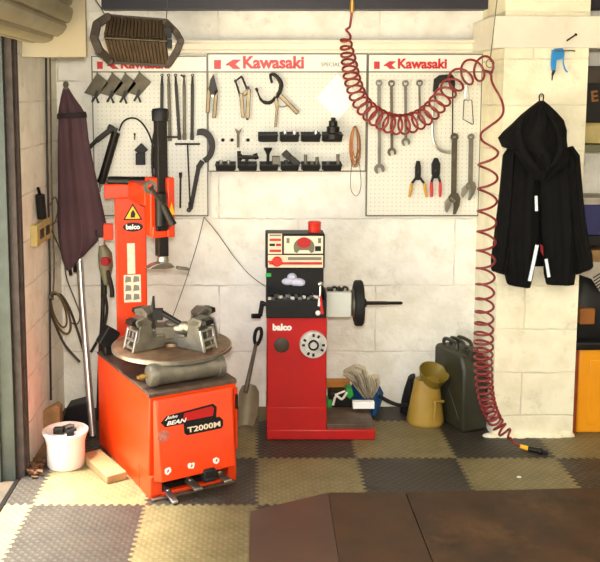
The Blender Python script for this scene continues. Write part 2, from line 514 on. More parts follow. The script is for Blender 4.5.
def spline(P, k=6, closed=False):
    n = len(P); out = []
    rng = range(n if closed else n - 1)
    for i in rng:
        if closed: p0, p1, p2, p3 = P[(i - 1) % n], P[i], P[(i + 1) % n], P[(i + 2) % n]
        else: p0, p1, p2, p3 = P[max(i - 1, 0)], P[i], P[i + 1], P[min(i + 2, n - 1)]
        for j in range(k):
            t = j / k
            out.append(0.5 * ((2 * p1) + (p2 - p0) * t + (2 * p0 - 5 * p1 + 4 * p2 - p3) * t * t + (3 * p1 - p0 - 3 * p2 + p3) * t ** 3))
    if not closed: out.append(P[-1])
    return out

def tag(o, label=None, cat=None, group=None, kind=None):
    if label: o['label'] = label
    if cat: o['category'] = cat
    if group: o['group'] = group
    if kind: o['kind'] = kind
    return o

def thing(name, loc, label, cat, group=None, rz=0.0):
    o = bpy.data.objects.new(name, None)
    o.empty_display_size = 0.05
    C.objects.link(o)
    o.location = loc; o.rotation_euler = (0, 0, rz)
    ORG[o.name] = Vector(loc)
    return tag(o, label, cat, group)

def struct(o): return tag(o, kind='structure')

def one(mb, name, m, label, cat, group=None, bevel=0.0):
    """a thing that is a single mesh, origin at its base"""
    lo = Vector((min(p.x for p in mb.v) + max(p.x for p in mb.v), min(p.y for p in mb.v) + max(p.y for p in mb.v), 2 * min(p.z for p in mb.v))) / 2
    mb.v = [p - lo for p in mb.v]
    o = mb.build(name, m, None, bevel)
    o.location = lo
    ORG[o.name] = lo
    return tag(o, label, cat, group)

def dup(root, delta, label, group=None):
    r = root.copy(); C.objects.link(r); r.location = root.location + Vector(delta)
    r['label'] = label
    if group: r['group'] = group
    for ch in list(root.children):
        c = ch.copy(); C.objects.link(c); c.parent = r
        for g in list(ch.children):
            d = g.copy(); C.objects.link(d); d.parent = c
    return r

def lettering(text, size, o, right, up, m, parent, name='lettering', bold=0.0, shear=0.0, ext=0.001, width=None, world=True, height=None):
    """text as a thin raised mesh; o is its lower left corner"""
    cu = bpy.data.curves.new('t', 'FONT')
    cu.body = text; cu.size = size; cu.offset = bold; cu.shear = shear; cu.extrude = ext; cu.resolution_u = 3
    ob = bpy.data.objects.new('t', cu); C.objects.link(ob)
    dg = bpy.context.evaluated_depsgraph_get()
    me = bpy.data.meshes.new_from_object(ob.evaluated_get(dg))
    vs = [v.co.copy() for v in me.vertices]; fs = [tuple(p.vertices) for p in me.polygons]
    bpy.data.objects.remove(ob)
    x0 = min(v.x for v in vs); x1 = max(v.x for v in vs); y0 = min(v.y for v in vs); y1 = max(v.y for v in vs)
    kx = width / (x1 - x0) if width else 1.0
    ky = height / (y1 - y0) if height else (kx if width else 1)
    right = Vector(right).normalized(); up = Vector(up).normalized(); nn = right.cross(up)
    o = Vector(o)
    mb = MB()
    mb._add([o + right * (v.x - x0) * kx + up * (v.y - y0) * ky + nn * (v.z) for v in vs], fs)
    return mb.build(name, m, parent, world=world)

YB = 4.91
# ================================================================== SETTING
mb = MB().span(-1.3, 3.0, YB, YB + .15, 0, 2.7); struct(mb.build('wall_back', M['wall']))
mb = MB().span(-1.27, -1.12, 4.0, YB, 0, 2.7).span(-1.27, -1.12, 0.6, 4.0, 2.35, 2.7).span(-1.27, -1.12, -1.3, 0.6, 0, 2.7)
struct(mb.build('wall_left', M['wall_side']))
mb = MB().span(2.9, 3.05, -1.3, YB, 0, 2.7); struct(mb.build('wall_right', M['wall_side']))
mb = MB().span(-1.27, 3.05, -1.45, -1.3, 0, 2.7); struct(mb.build('wall_front', M['wall']))
mb = MB().span(-1.27, 3.05, -1.45, YB + .15, -.2, 0); struct(mb.build('floor', M['concrete']))
mb = MB().span(-9, -1.27, -6, 8, -.24, -.03); struct(mb.build('ground_outside', M['paving']))
mb = MB().span(-1.27, 3.05, -1.45, YB + .15, 2.7, 2.8); struct(mb.build('ceiling', M['ceiling']))
# pillar
mb = MB()
nx, nzr = 6, 26
x0, x1, yf = 1.262, 1.69, 4.46
mb.span(x0, x1, yf, YB, 0, 2.7)
rnd = random.Random(3)
foot = [(1.225, 4.455), (1.30, 4.425), (1.45, 4.43), (1.60, 4.427), (1.70, 4.44)]
for i in range(9):
    x = 1.262 + i * .05 + rnd.uniform(-.012, .012)
    mb.ball((x, 4.462, .004), (.05, .02 + rnd.random() * .018, .012 + rnd.random() * .03), 10)
struct(mb.build('pillar', M['pillar'], sharp=60))
# white ledge board and dark steel above
a = W(300, 40, 4.87).z; b = W(300, 52, 4.87).z
mb = MB().span(-1.12, 2.9, 4.87, YB, b + .012, a).span(-1.12, 2.9, 4.845, YB, a - .018, a).span(-1.12, 2.9, 4.885, YB, b - .006, b + .012)
struct(mb.build('trim_1', M['trim'], bevel=.003))
z = W(300, 9, 4.8).z
struct(MB().span(-.84, 2.9, 4.80, YB, z, z + .2).build('trim_2', M['bluesteel']))
# ledge over the pillar, cracked render strip
zz = W(540, 48, 4.44).z
struct(MB().span(1.20, 2.9, 4.44, 4.87, zz, zz + .16).build('trim_3', M['trim'], bevel=.004))
zz0 = W(540, 60, 4.455).z
# steel post at the end of the side wall
struct(MB().span(-1.139, -1.105, 3.965, 4.0, 0, 2.3).span(-1.12, -1.095, 4.0, 4.03, 0, 2.3).build('trim_4', M['rust']))
struct(MB().span(-1.145, -1.125, 0.6, 3.95, -.03, .006).build('trim_5', M['blackmetal']))
# grey door leaf outside
leaf = MB().span(-2.1, -1.21, 3.99, 4.04, 0.01, 2.32)
for i in range(5): leaf.span(-2.08 + i * .17, -2.05 + i * .17, 3.98, 3.99, .03, 1.98)
d1 = leaf.build('door_1', M['greydoor'])
struct(d1)
zt = W(10, 45, 3.9).z; zb = W(10, 56, 3.9).z
struct(MB().span(-2.1, -1.22, 3.93, 3.985, zb, zt).build('trim_6', M['heater'], bevel=.004))

# roller shutter
sh = thing('roller_shutter', (-1.05, 3.9, 2.0), 'ribbed metal roller shutter coiled above the doorway in the left wall', 'roller shutter')
roll = MB()
cpt = W(36, 6, 3.93); R_ = .158
prof = []
y_end = 0.55
n = 84
ribs = []
for k in range(n):
    a = 2 * PI * k / n
    r = R_ * (1 + (-.05 if k % 7 == 0 else .02 + .03 * math.sin(PI * (k % 7) / 7)))
    ribs.append((math.cos(a) * r, math.sin(a) * r))
slope = math.tan(math.radians(3.0))
vs = [Vector((cpt.x + x, 3.93, cpt.z + z_)) for x, z_ in ribs] + [Vector((cpt.x + x + (3.93 - y_end) * slope * .3, y_end, cpt.z + z_)) for x, z_ in ribs]
roll._add(vs, [(k, (k + 1) % n, (k + 1) % n + n, k + n) for k in range(n)] + [tuple(range(n)), tuple(range(2 * n - 1, n - 1, -1))])
roll.build('curtain_roll', M['shutter'], sh, sharp=20)
MB().pbox(20, -70, 85, 57, 4.02, .03).build('end_plate', M['plate'], sh, bevel=.003)
MB().span(-1.21, -1.14, 3.94, 3.985, 0.0, 2.3).span(-1.218, -1.205, 3.925, 3.955, 0.0, 2.02).build('guide_rail', M['rail'], sh, bevel=.002)
MB().span(-1.20, -1.16, .62, .68, 0.0, 2.02).build('guide_rail', M['rail'], sh, bevel=.002)

# ------------------------------------------------------------------ rubber tiles
SX, SY, TS = 0.005, 4.18, 0.5
def tooth(t): 
    p = (t / .0385) % 1.0
    return .009 if p < .5 else -.009
def edge(x0, y0, x1, y1, flat=False):
    n = 52; pts = []
    for i in range(n):
        t = i / n
        x = x0 + (x1 - x0) * t; y = y0 + (y1 - y0) * t
        if not flat and .02 < t < .98:
            if x0 == x1: x += tooth(y)
            else: y += tooth(x)
        pts.append((x, y))
    return pts
def clampp(p):
    return (min(max(p[0], -1.115), 2.895), min(p[1], YB - .005))
tile_labels = {
 (-1, -2): 'olive studded rubber tile lying in front of the orange tyre changer',
 (-2, -2): 'charcoal studded rubber tile in daylight at the bottom left of the photo',
 (-3, -2): 'narrow olive rubber tile beside the doorway threshold at the bottom left corner',
 (-2, -1): 'olive rubber tile carrying the white bucket',
 (-3, -1): 'narrow charcoal rubber tile beside the grey guide rail of the shutter',
 (-1, -1): 'charcoal rubber tile under the orange tyre changer',
 (0, -1): 'olive rubber tile in front of the red balancer foot',
 (1, -1): 'charcoal rubber tile between the two olive tiles in front of the yellow can',
 (2, -1): 'olive rubber tile in front of the pillar with a white crumb on it',
 (3, -1): 'charcoal rubber tile at the right edge in front of the amber cabinet',
 (-1, 0): 'olive rubber tile between tyre changer and red balancer under the shovel',
 (0, 0): 'charcoal rubber tile under the red balancer',
 (1, 0): 'olive rubber tile under the yellow oil can',
 (2, 0): 'charcoal rubber tile at the foot of the pillar under the hose end',
 (3, 0): 'olive rubber tile right of the pillar under the amber cabinet',
 (-2, 0): 'charcoal rubber tile behind the tyre changer below the parasol pole',
}
for r in range(-3, 2):
    for k in range(-3, 6):
        x0, y0 = SX + k * TS, SY + r * TS
        if r == 1 and k not in (-1, 0, 1): continue
        if k > 3 or (r == -3 and k > -1): continue
        if r == -2 and k > 0: continue
        pts = edge(x0, y0, x0 + TS, y0) + edge(x0 + TS, y0, x0 + TS, y0 + TS) + edge(x0 + TS, y0 + TS, x0, y0 + TS) + edge(x0, y0 + TS, x0, y0)
        pts = [clampp(p) for p in pts]
        q = [pts[0]]
        for p in pts[1:]:
            if abs(p[0] - q[-1][0]) + abs(p[1] - q[-1][1]) > 1e-5: q.append(p)
        light = (k + r) % 2 == 1
        mbt = MB().prism([(p[0], p[1], 0.0) for p in q], (0, 0, .01))
        if (k, r) in tile_labels: lab = tile_labels[(k, r)]
        elif r == -3: lab = ('olive' if light else 'charcoal') + ' rubber tile nearest the camera, ' + ('beside the doorway threshold' if k == -3 else 'second from the doorway' if k == -2 else 'beside the brown board')
        elif r == -2: lab = 'charcoal rubber tile showing as a thin strip behind the rosy brown board'
        elif r == 1: lab = {(-1): 'dirty rubber tile along the back wall behind the shovel', 0: 'dirty rubber tile along the back wall behind the red balancer', 1: 'dirty rubber tile along the back wall under the jerrycan'}[k]
        else: lab = 'charcoal rubber tile in the corner behind the white bucket'
        one(mbt, 'rubber_tile', M['olive_tile' if light else 'dark_tile'], lab, 'floor tile', 'interlocking rubber floor tiles')

# brown boards on the floor
def board(name, px, m, label, z=.0102, th=.012):
    pts = [G(x, y, z + th) for x, y in px]
    mbb = MB().prism([(p.x, p.y, z) for p in pts], (0, 0, th))
    one(mbb, name, m, label, 'floor board', 'brown boards on the floor', bevel=.002)
def fpt(x, y): return (x, y)
def board2(pts, m, label, z=.0102, th=.012):
    one(MB().prism([(x, y, z) for x, y in pts], (0, 0, th)), 'floor_board', m, label, 'floor board', 'brown boards on the floor', bevel=.002)
g1 = G(250, 516); g2 = G(320, 499); g3 = G(328, 497); g4 = G(338, 562)
def ext(p, q, y):  # continue the line p-q to depth y
    t = (y - p.y) / (q.y - p.y); return (p.x + (q.x - p.x) * t, y)
bl = ext(g1, G(249, 562), 2.0)
board2([(g1.x, g1.y), (g2.x, g2.y), (g3.x, g3.y), ext(g3, g4, 2.0), bl], M['pink_sheet'], 'rosy brown floor board with a worn sheen, leftmost of the brown boards')
s1 = G(405, 497); s2 = G(430, 562)
e = .004
board2([(g3.x + .001, g3.y), (s1.x, s1.y), ext(s1, s2, 2.0), (ext(g3, g4, 2.0)[0] + .001, 2.0)], M['brown_sheet'], 'mid brown floor board between the rosy board and the tan stained one')
r1 = G(600, 489)
board2([(s1.x + e, s1.y), (r1.x + .9, r1.y + .02), (r1.x + .9, 2.0), (ext(s1, s2, 2.0)[0] + e, 2.0)], M['tan_sheet'], 'tan stained brown floor board at the right, front edge of the rubber tiles')

# ================================================================== PEGBOARDS
YP = 4.885
def pegboard(x0, y0, x1, y1, label, small, lx, lw, thick=.02, k=1.0):
    zt = W(x0, y0, YP).z; zb = W(x0, y1, YP).z
    xa = W(x0, 90, YP).x; xb = W(x1, 90, YP).x
    zh = W(x0, 72, YP).z
    t = thing('pegboard', ((xa + xb) / 2, YP, zb), label, 'pegboard', 'tool pegboards')
    MB().span(xa, xb, YP, YP + thick, zb, zh).build('panel', M['peg'], t)
    MB().span(xa, xb, YP - .002, YP + thick, zh + .004, zt).build('header_strip', M['pegwhite'], t)
    fr = MB().span(xa - .006, xa, YP - .004, YP + thick, zb, zt).span(xb, xb + .006, YP - .004, YP + thick, zb, zt)
    fr.span(xa - .006, xb + .006, YP - .004, YP + thick, zb - .007, zb).span(xa, xb, YP - .003, YP + thick, zh - .003, zh + .004).span(xa - .006, xb + .006, YP - .004, YP + thick, zt, zt + .005)
    fr.build('frame', M['pegedge'], t)
    # emblem: square block and a K-shaped split arrow
    def Q(px, py): return (px, py)
    em = MB()
    u = W(lx + 18, 64, YP).x
    def qq(a, b): return W(lx + a * k, 68.6 + (b - 68.6) * k, YP - .0035)
    em.prism([qq(0, 60), qq(7, 60), qq(7, 69), qq(0, 69)], (0, .0015, 0))
    em.prism([qq(12, 64.2), qq(19, 59.6), qq(27, 59.6), qq(21.5, 64.4), qq(27, 69), qq(19, 69), qq(15, 65.4), qq(12, 65.6)], (0, .0015, 0))
    em.build('emblem', M['logo'], t)
    lettering('Kawasaki', .06, W(lx + 29 * k, 68.8, YP - .0035), (1, 0, 0), (0, 0, 1), M['logo'], t, bold=.0022, width=W(lx + 29 * k + lw, 64, YP).x - W(lx + 29 * k, 64, YP).x)
    if small:
        lettering('SPECIAL TOOL', .02, W(small, 66.4, YP - .003), (1, 0, 0), (0, 0, 1), M['printgrey'], t, width=W(small + 36, 64, YP).x - W(small, 64, YP).x, name='small_print')
    return t
pegboard(93, 57, 206.5, 215, 'left white pegboard half hidden behind the brown heater and tyre changer', 0, 97, 49, k=.82)
pegboard(208.5, 54.5, 366, 170.5, 'short middle white pegboard carrying the black parts bins', 321, 214, 61)
pegboard(368.5, 55, 481, 215, 'right white pegboard hung with spanners and pliers', 0, 374, 49, k=.82)

YT = 4.870   # tools hang just in front of the boards
def bolt_hook(px, py): pass

# ---- left board: slanted bracket plates
def bracket(dx, label):
    t = thing('clip_plate', W(100 + dx, 100, YT), label, 'clip plate', 'slanted clip plates on the left board')
    MB().pprism([(84 + dx, 93), (97 + dx, 73), (109 + dx, 83), (97 + dx, 97)], 4.866, .018).build('plate', M['gunmetal'], t, bevel=.002)
    MB().pprism([(96 + dx, 90), (99 + dx, 91), (97 + dx, 97), (99.5 + dx, 103), (97.5 + dx, 103.5), (95.5 + dx, 98), (93 + dx, 102.5), (91 + dx, 101.5), (94 + dx, 96)], 4.860, .008).build('spring_clip', M['blackmetal'], t)
    MB().tube([W(97 + dx, 73.5, 4.862), W(97 + dx, 72, 4.884)], .003).build('hook', M['blackmetal'], t)
    return t
b0 = bracket(0, 'leftmost of the four slanted grey clip plates under the heater')
for dx, lab in ((15, 'second from the left of the four slanted grey clip plates'), (28, 'third from the left of the four slanted grey clip plates'), (42, 'rightmost of the four slanted grey clip plates under the heater')):
    dup(b0, (W(100 + dx, 90, YT).x - W(100, 90, YT).x, 0, random.uniform(-.005, .01)), lab)

# ---- five slim tyre levers
levs = [(162, 76, 161.5, 138, 'leftmost slim dark tyre lever, mostly behind the black post of the tyre changer'),
        (168.5, 76, 170, 141, 'slim dark tyre lever just right of the black post'),
        (175.5, 76, 179.5, 140, 'slim dark tyre lever hanging slightly aslant, middle of the five'),
        (184, 77, 184.5, 140, 'slim dark tyre lever with forked top, fourth of the five'),
        (192.5, 76, 192, 140, 'rightmost slim dark tyre lever above the hooked spanner')]
for i, (xa, ya, xb, yb, lab) in enumerate(levs):
    t = thing('tyre_lever', W(xb, yb, YT), lab, 'tyre lever', 'tyre levers on the left board')
    A = W(xa, ya, YT); B = W(xb, yb, YT); m1 = A.lerp(B, .12); m2 = A.lerp(B, .9)
    MB().bar(m1, m2, .018, .010).cyl(m1, A, .008, .005, 10).bar(m2, B, .022, .007).build('shaft', M['gunmetal' if i % 2 else 'blackmetal'], t, bevel=.002)
    h = MB()
    if i == 3: h.tube([A + Vector((-.018, 0, .012)), A, A + Vector((0, 0, -.02))], .005)
    h.ring(A + Vector((0, 0, .004)), (0, 1, 0), .004, .009, .006, 14)
    h.build('eye', M['blackmetal'], t)

# ---- grease gun
t = thing('grease_gun', W(98, 190, 4.84), 'dark grease gun with curved black hose hanging slantwise on the left pegboard', 'grease gun')
A = W(115.5, 134, 4.845); B = W(101, 184, 4.845)
d = (B - A).normalized()
MB().lathe([(.010, -.012), (.024, -.01), (.026, 0), (.024, .012), (.024, (B - A).length - .03), (.027, (B - A).length - .028), (.027, (B - A).length - .01), (.012, (B - A).length)], A, d, 20).build('barrel', M['blackmetal'], t)
MB().lathe([(.012, 0), (.012, .012), (.006, .013), (.006, .035), (.011, .036), (.009, .045)], B, d, 12).build('plunger_knob', M['steel'], t)
MB().bar(W(117, 131, 4.835), W(108, 126, 4.835), .028, .022).build('head', M['blackmetal'], t, bevel=.004)
MB().bar(W(114, 127, 4.83), W(96, 141, 4.83), .03, .014).bar(W(98, 139, 4.83), W(86, 151, 4.83), .022, .02).cyl(W(112, 150, 4.84), W(112, 150, 4.886), .005).build('handle', M['blackmetal'], t, bevel=.004)
MB().ptube([(119, 131), (123, 122), (131, 118), (140, 121), (148, 132), (153, 147), (154, 163), (152, 172)], 4.85, .0048, 8, 6).build('hose', M['rubber'], t)

# ---- little black pulley block
t = thing('socket_holder', W(140, 165, YT), 'small black two piece holder pinned beside the grease gun', 'tool holder')
MB().pprism([(134, 150), (141, 143), (148, 150), (141, 156)], 4.858, .022).build('upper_block', M['black'], t, bevel=.003)
MB().pbox(135.5, 153, 145, 165, 4.855, .025).build('lower_block', M['black'], t, bevel=.003)
MB().ptube([(134.5, 134), (134.5, 140)], 4.872, .003).ball(W(134.5, 134, 4.872), .006, 8).build('pin', M['blackmetal'], t)

# ---- T handle wrenches
def twrench(x0, x1, y, sx, y2, label, hookend=False):
    t = thing('tee_wrench', W(sx, y2, YT), label, 'tee wrench', 'tee handled wrenches on the left board')
    MB().tube([W(x0, y, 4.866), W(x1, y, 4.866)], .0055, 10).build('handle', M['blackmetal'], t)
    m = MB().tube([W((x0 + x1) / 2, y, 4.866), W(sx, y2 - 6, 4.866)], .0045, 8)
    m.cyl(W(sx - .2, y2 - 8, 4.866), W(sx, y2, 4.866), .009, .009, 10)
    m.build('shaft', M['blackmetal'], t)
twrench(154, 178, 137, 166, 178, 'tee wrench whose bar sticks out right of the black post')
twrench(175, 200, 144, 190, 210, 'long thin tee wrench with its bar below the tyre levers')
t = MB().ptube([(180.5, 175), (180.2, 208)], 4.870, .0055, 10).cyl(W(180.5, 172.5, 4.87), W(180.5, 178, 4.87), .009, .008, 10)
one(t, 'pin_punch', M['blackmetal'], 'short black pin punch hanging left of the long tee wrench', 'punch')

# ---- hooked spanner
t = thing('hook_spanner', W(190, 212, YT), 'big black hook spanner with a C shaped head at the edge of the left pegboard', 'hook spanner')
outer, inner = [], []
for k in range(19):
    a = math.radians(112 - k * 10.4)
    outer.append((202 + 13.2 * math.cos(a), 146 - 17.5 * math.sin(a)))
    inner.append((200 + 9.2 * math.cos(a), 147 - 12.0 * math.sin(a)))
MB().pprism(outer + inner[::-1], 4.860, .016).build('hook_head', M['blackmetal'], t, bevel=.002)
MB().bar(W(202.5, 161, 4.868), W(198, 168, 4.868), .03, .014).bar(W(198.8, 166, 4.868), W(190.5, 209, 4.868), .024, .010).cyl(W(189, 210, 4.86), W(189, 210, 4.878), .014, .014, 12).build('handle', M['blackmetal'], t, bevel=.002)

# ---- locking pliers on the boards' seam and the second pair
def locking(name, dx, label, square):
    t = thing(name, W(213 + dx, 120, YT), label, 'locking pliers', 'locking pliers on the boards')
    if not square:
        MB().pprism([(208.5, 90), (210, 80), (213.5, 74), (215, 80), (218, 92), (214, 97), (211, 96)], 4.856, .022).build('jaw', M['blackmetal'], t, bevel=.002)
        MB().bar(W(209, 88, 4.864), W(207.5, 113, 4.864), .022, .016).build('handle', M['clampgold'], t, bevel=.004)
        MB().bar(W(216.5, 90, 4.864), W(214, 118, 4.864), .022, .016).build('handle', M['clampgold'], t, bevel=.004)
        MB().cyl(W(212.5, 96, 4.85), W(212.5, 96, 4.886), .008).build('rivet', M['steel'], t)
    else:
        j = MB().ptube([(242, 76), (235.5, 81), (240.5, 97)], 4.864, .0058, 8).ptube([(242, 77), (247, 89), (245, 95)], 4.864, .0058, 8)
        j.cyl(W(235.5, 81, 4.856), W(235.5, 81, 4.874), .009, .009, 10).cyl(W(248, 88, 4.856), W(248, 88, 4.874), .011, .011, 10)
        j.build('jaw', M['blackmetal'], t)
        MB().bar(W(241, 93, 4.864), W(243, 117.5, 4.864), .02, .014).build('handle', M['clampgold'], t, bevel=.003)
        MB().bar(W(249, 89, 4.864), W(247.5, 118.5, 4.864), .022, .014).bar(W(244, 95, 4.864), W(249, 88, 4.864), .018, .012).build('handle', M['clampgold'], t, bevel=.003)
        MB().cyl(W(247.4, 117, 4.864), W(247.2, 120, 4.864), .007).build('adjusting_screw', M['blackmetal'], t)
    return t
locking('locking_pliers', 0, 'gold grey locking pliers with dark jaw hanging on the seam of two boards', False)
locking('clamp_pliers', 0, 'locking clamp pliers with square open wire jaws on the middle board', True)
t = thing('locking_clamp', W(275, 126, YT), 'large black C clamp with gold handles opened wide on the middle board', 'locking clamp')
MB().ptube([(257, 90), (260.5, 99), (265, 102.5), (271, 102), (275.5, 97)], 4.86, [.005, .008, .010, .010, .008], 10, 5).cyl(W(256, 88, 4.86), W(257.5, 91, 4.86), .008).build('lower_jaw', M['blackmetal'], t)
MB().ptube([(272, 83), (270.5, 75), (275.5, 75.5), (281, 83), (280, 91), (276.5, 98)], 4.858, [.007, .009, .011, .013, .012, .009], 10, 5).build('upper_jaw', M['blackmetal'], t)
MB().bar(W(277, 92, 4.865), W(298, 113.5, 4.865), .024, .014).build('handle', M['clampgold'], t, bevel=.004)
MB().bar(W(276, 97, 4.868), W(277, 108, 4.868), .02, .01).bar(W(277, 107, 4.868), W(275.5, 127, 4.868), .013, .010).build('release_lever', M['clampgold'], t, bevel=.003)
MB().ptube([(277, 104), (282, 107), (288, 105)], 4.868, .003, 6, 4).build('link', M['steel'], t)

# ---- valve tool and white plug row
t = MB().pprism([(234.5, 128), (237, 130), (238.3, 131), (240, 130), (242, 127.5), (241, 131.5), (239.6, 134), (239.6, 147.5), (236.8, 147.5), (236.8, 134)], 4.866, .010).cyl(W(238.2, 137, 4.87), W(238.2, 137, 4.886), .003)
one(t, 'forked_key', M['gunmetal'], 'small dark Y forked key standing upright on the middle board', 'key')
for i, x in enumerate((219, 223, 228, 232, 244, 248, 251.5)):
    one(MB().lathe([(.008, 0), (.010, -.004), (.007, -.009), (.003, -.010)], W(x, 140, 4.884), (0, 1, 0), 12), 'wall_plug', M['whitecard' if i not in (1, 3, 5) else 'rubber'],
        'small %s plug in the row crossing the forked key' % ('dark' if i in (1, 3, 5) else 'white'), 'plug', ('dark' if i in (1, 3, 5) else 'white') + ' plugs in the row on the middle board')

# ---- parts bins
def bin_(x0, x1, y0, y1, label):
    zt = W(x0, y0, 4.80).z; zb = W(x0, y1, 4.80).z
    a, b = W(x0, 140, 4.80).x, W(x1, 140, 4.80).x
    bx = MB()
    w = .004; ins = .006
    bx.span(a + ins, b - ins, 4.81, 4.884, zb, zb + w)
    def wall(p): bx._add(p, [(0, 1, 2, 3), (7, 6, 5, 4), (0, 4, 5, 1), (1, 5, 6, 2), (2, 6, 7, 3), (3, 7, 4, 0)])
    def slab(A, B, Cc, D, off):
        off = Vector(off); v = [Vector(q) for q in (A, B, Cc, D)]
        wall(v + [q + off for q in v])
    slab((a + ins, 4.81, zb), (b - ins, 4.81, zb), (b, 4.80, zt), (a, 4.80, zt), (0, w, 0))
    slab((a + ins, 4.81, zb), (a + ins, 4.884, zb), (a, 4.884, zt + .006), (a, 4.80, zt), (w, 0, 0))
    slab((b - ins, 4.81, zb), (b - ins, 4.884, zb), (b, 4.884, zt + .006), (b, 4.80, zt), (-w, 0, 0))
    bx.span(a, b, 4.880, 4.884, zb, zt + .012)
    bx.span(a - .001, b + .001, 4.796, 4.802, zt - .006, zt)
    o = one(bx, 'parts_bin', M['black'], label, 'parts bin', 'black parts bins on the middle board')
    return o, zb + w
up_lab = ['black parts bin in the upper row, the empty one', 'black parts bin in the upper row holding two chrome sockets', 'black parts bin in the upper row holding one chrome socket', 'black parts bin in the upper row under the stepped black cone']
for (x0, x1), l in zip(((258, 278), (280, 299.5), (301.5, 321), (323, 343)), up_lab): bin_(x0, x1, 134.5, 142, l)
lo_lab = ['black parts bin at the left end of the lower row', 'black parts bin in the lower row under the black tee fitting', 'black parts bin in the lower row under the flared bolt', 'black parts bin in the lower row under the tilted black puller', 'black parts bin in the lower row holding grey threaded pins', 'black parts bin at the right end of the lower row']
for (x0, x1), l in zip(((215, 235.5), (238, 257), (259.5, 278.5), (281, 299.5), (302, 320.5), (323, 342.5)), lo_lab): bin_(x0, x1, 164.5, 171, l)
def socket(px, py, r, h, m, lab, grp=None):
    P = W(px, py, 4.84)
    one(MB().lathe([(r, 0), (r, h * .55), (r * .85, h * .6), (r * .85, h), (r * .5, h), (r * .5, h * .6), (.001, h * .55)], P - Vector((0, 0, h)), (0, 0, 1), 16), 'socket', m, lab, 'socket', grp)
G1 = 'sockets in the parts bins'
socket(285, 130.5, .014, .055, M['chrome'], 'chrome socket at the left in the upper bin that holds two', G1)
socket(294.5, 130.5, .014, .055, M['chrome'], 'chrome socket at the right in the upper bin that holds two', G1)
socket(316, 130.5, .014, .055, M['chrome'], 'single chrome socket in the third upper bin', G1)
socket(221, 160, .012, .05, M['steel'], 'left steel socket in the leftmost lower bin', G1)
socket(228.5, 160, .012, .05, M['steel'], 'right steel socket in the leftmost lower bin', G1)
P = W(333, 139, 4.835)
one(MB().lathe([(.05, 0), (.05, .028), (.036, .034), (.036, .068), (.024, .072), (.024, .10), (.013, .104), (.013, .118), (.001, .12)], P, (0, 0, 1), 22), 'centring_cone', M['blackmetal'], 'stepped black centring cone standing in the right upper bin', 'cone')
Y0 = 4.838
t = MB().cyl(W(247, 158, Y0), W(247, 168, Y0), .010).cyl(W(240, 157, Y0), W(255, 157, Y0), .011).cyl(W(238.5, 157, Y0), W(242, 157, Y0), .017).cyl(W(254, 157, Y0), W(258, 155.5, Y0), .017).cyl(W(239, 151, Y0), W(239.5, 168, Y0), .011)
one(t, 'tee_fitting', M['blackmetal'], 'black tee shaped fitting lying across the second lower bin', 'fitting')
t = MB().lathe([(.009, 0), (.009, .075), (.014, .09), (.024, .105), (.024, .114), (.001, .115)], W(268, 168, Y0), (0, 0, 1), 14)
one(t, 'flared_bolt', M['blackmetal'], 'upright black bolt with flared head in the third lower bin', 'bolt')
t = MB().pbox(272, 156, 280, 167, 4.83, .03)
one(t, 'bearing_block', M['steel_grey'], 'grey block leaning beside the flared bolt in the third lower bin', 'block', bevel=.004)
t = MB().bar(W(287, 155, 4.825), W(299, 165, 4.825), .035, .03).bar(W(284, 157, 4.822), W(289, 152, 4.822), .04, .04).bar(W(286, 160, Y0), W(286, 168, Y0), .022, .02)
one(t, 'bearing_puller', M['blackmetal'], 'tilted black puller lying in the fourth lower bin', 'puller', bevel=.003)
for x, y, l in ((305.5, 154.5, 'tall grey threaded pin at the left of the fifth lower bin'), (312, 162, 'short grey threaded pin in the middle of the fifth lower bin'), (317, 157, 'grey threaded pin at the right of the fifth lower bin'), (338, 154, 'tall grey threaded pin in the rightmost lower bin'), (328, 161, 'short dark threaded pin in the rightmost lower bin')):
    h = W(x, y, Y0).z - W(x, 169, Y0).z
    t = MB().cyl(W(x, 169, Y0), W(x, y, Y0), .010, .010, 12).cyl(W(x, 169, Y0), W(x, 164.5, Y0), .02, .02, 6)
    one(t, 'threaded_pin', M['steel_grey'], l, 'pin', 'threaded pins in the lower bins')

# ---- hank of copper wire
t = thing('wire_hank', W(355, 196, 4.86), 'hank of copper wire hanging at the right edge of the middle board', 'wire hank')
m = MB()
rnd = random.Random(5)
for i in range(7):
    dx = rnd.uniform(-1.2, 1.2); w = rnd.uniform(2.2, 4.6); y1 = rnd.uniform(156, 168)
    m.ptube([(355 + dx * .2, 126), (355 + dx - w, 138), (355 + dx - w, y1 - 10), (355 + dx, y1), (355 + dx + w, y1 - 10), (355 + dx + w, 138)], 4.872 - .004 * i, .0026, 6, 5, True)
m.build('copper_loops', M['copper'], t)
MB().ptube([(352, 160), (350.5, 180), (351.5, 191), (356, 196), (360, 191), (361, 180), (359, 160)], 4.87, .0018, 6, 5).build('loose_loop', M['wire'], t)
MB().tube([W(355, 127, 4.835), W(355, 126, 4.895)], .004).build('hook', M['blackmetal'], t)

# ---- white diamond card
t = MB().pprism([(316.5, 98), (337, 74), (358.5, 96), (338, 121)], 4.878, .003)
one(t, 'card', M['whitecard'], 'bright white diamond shaped card on the middle pegboard', 'card')

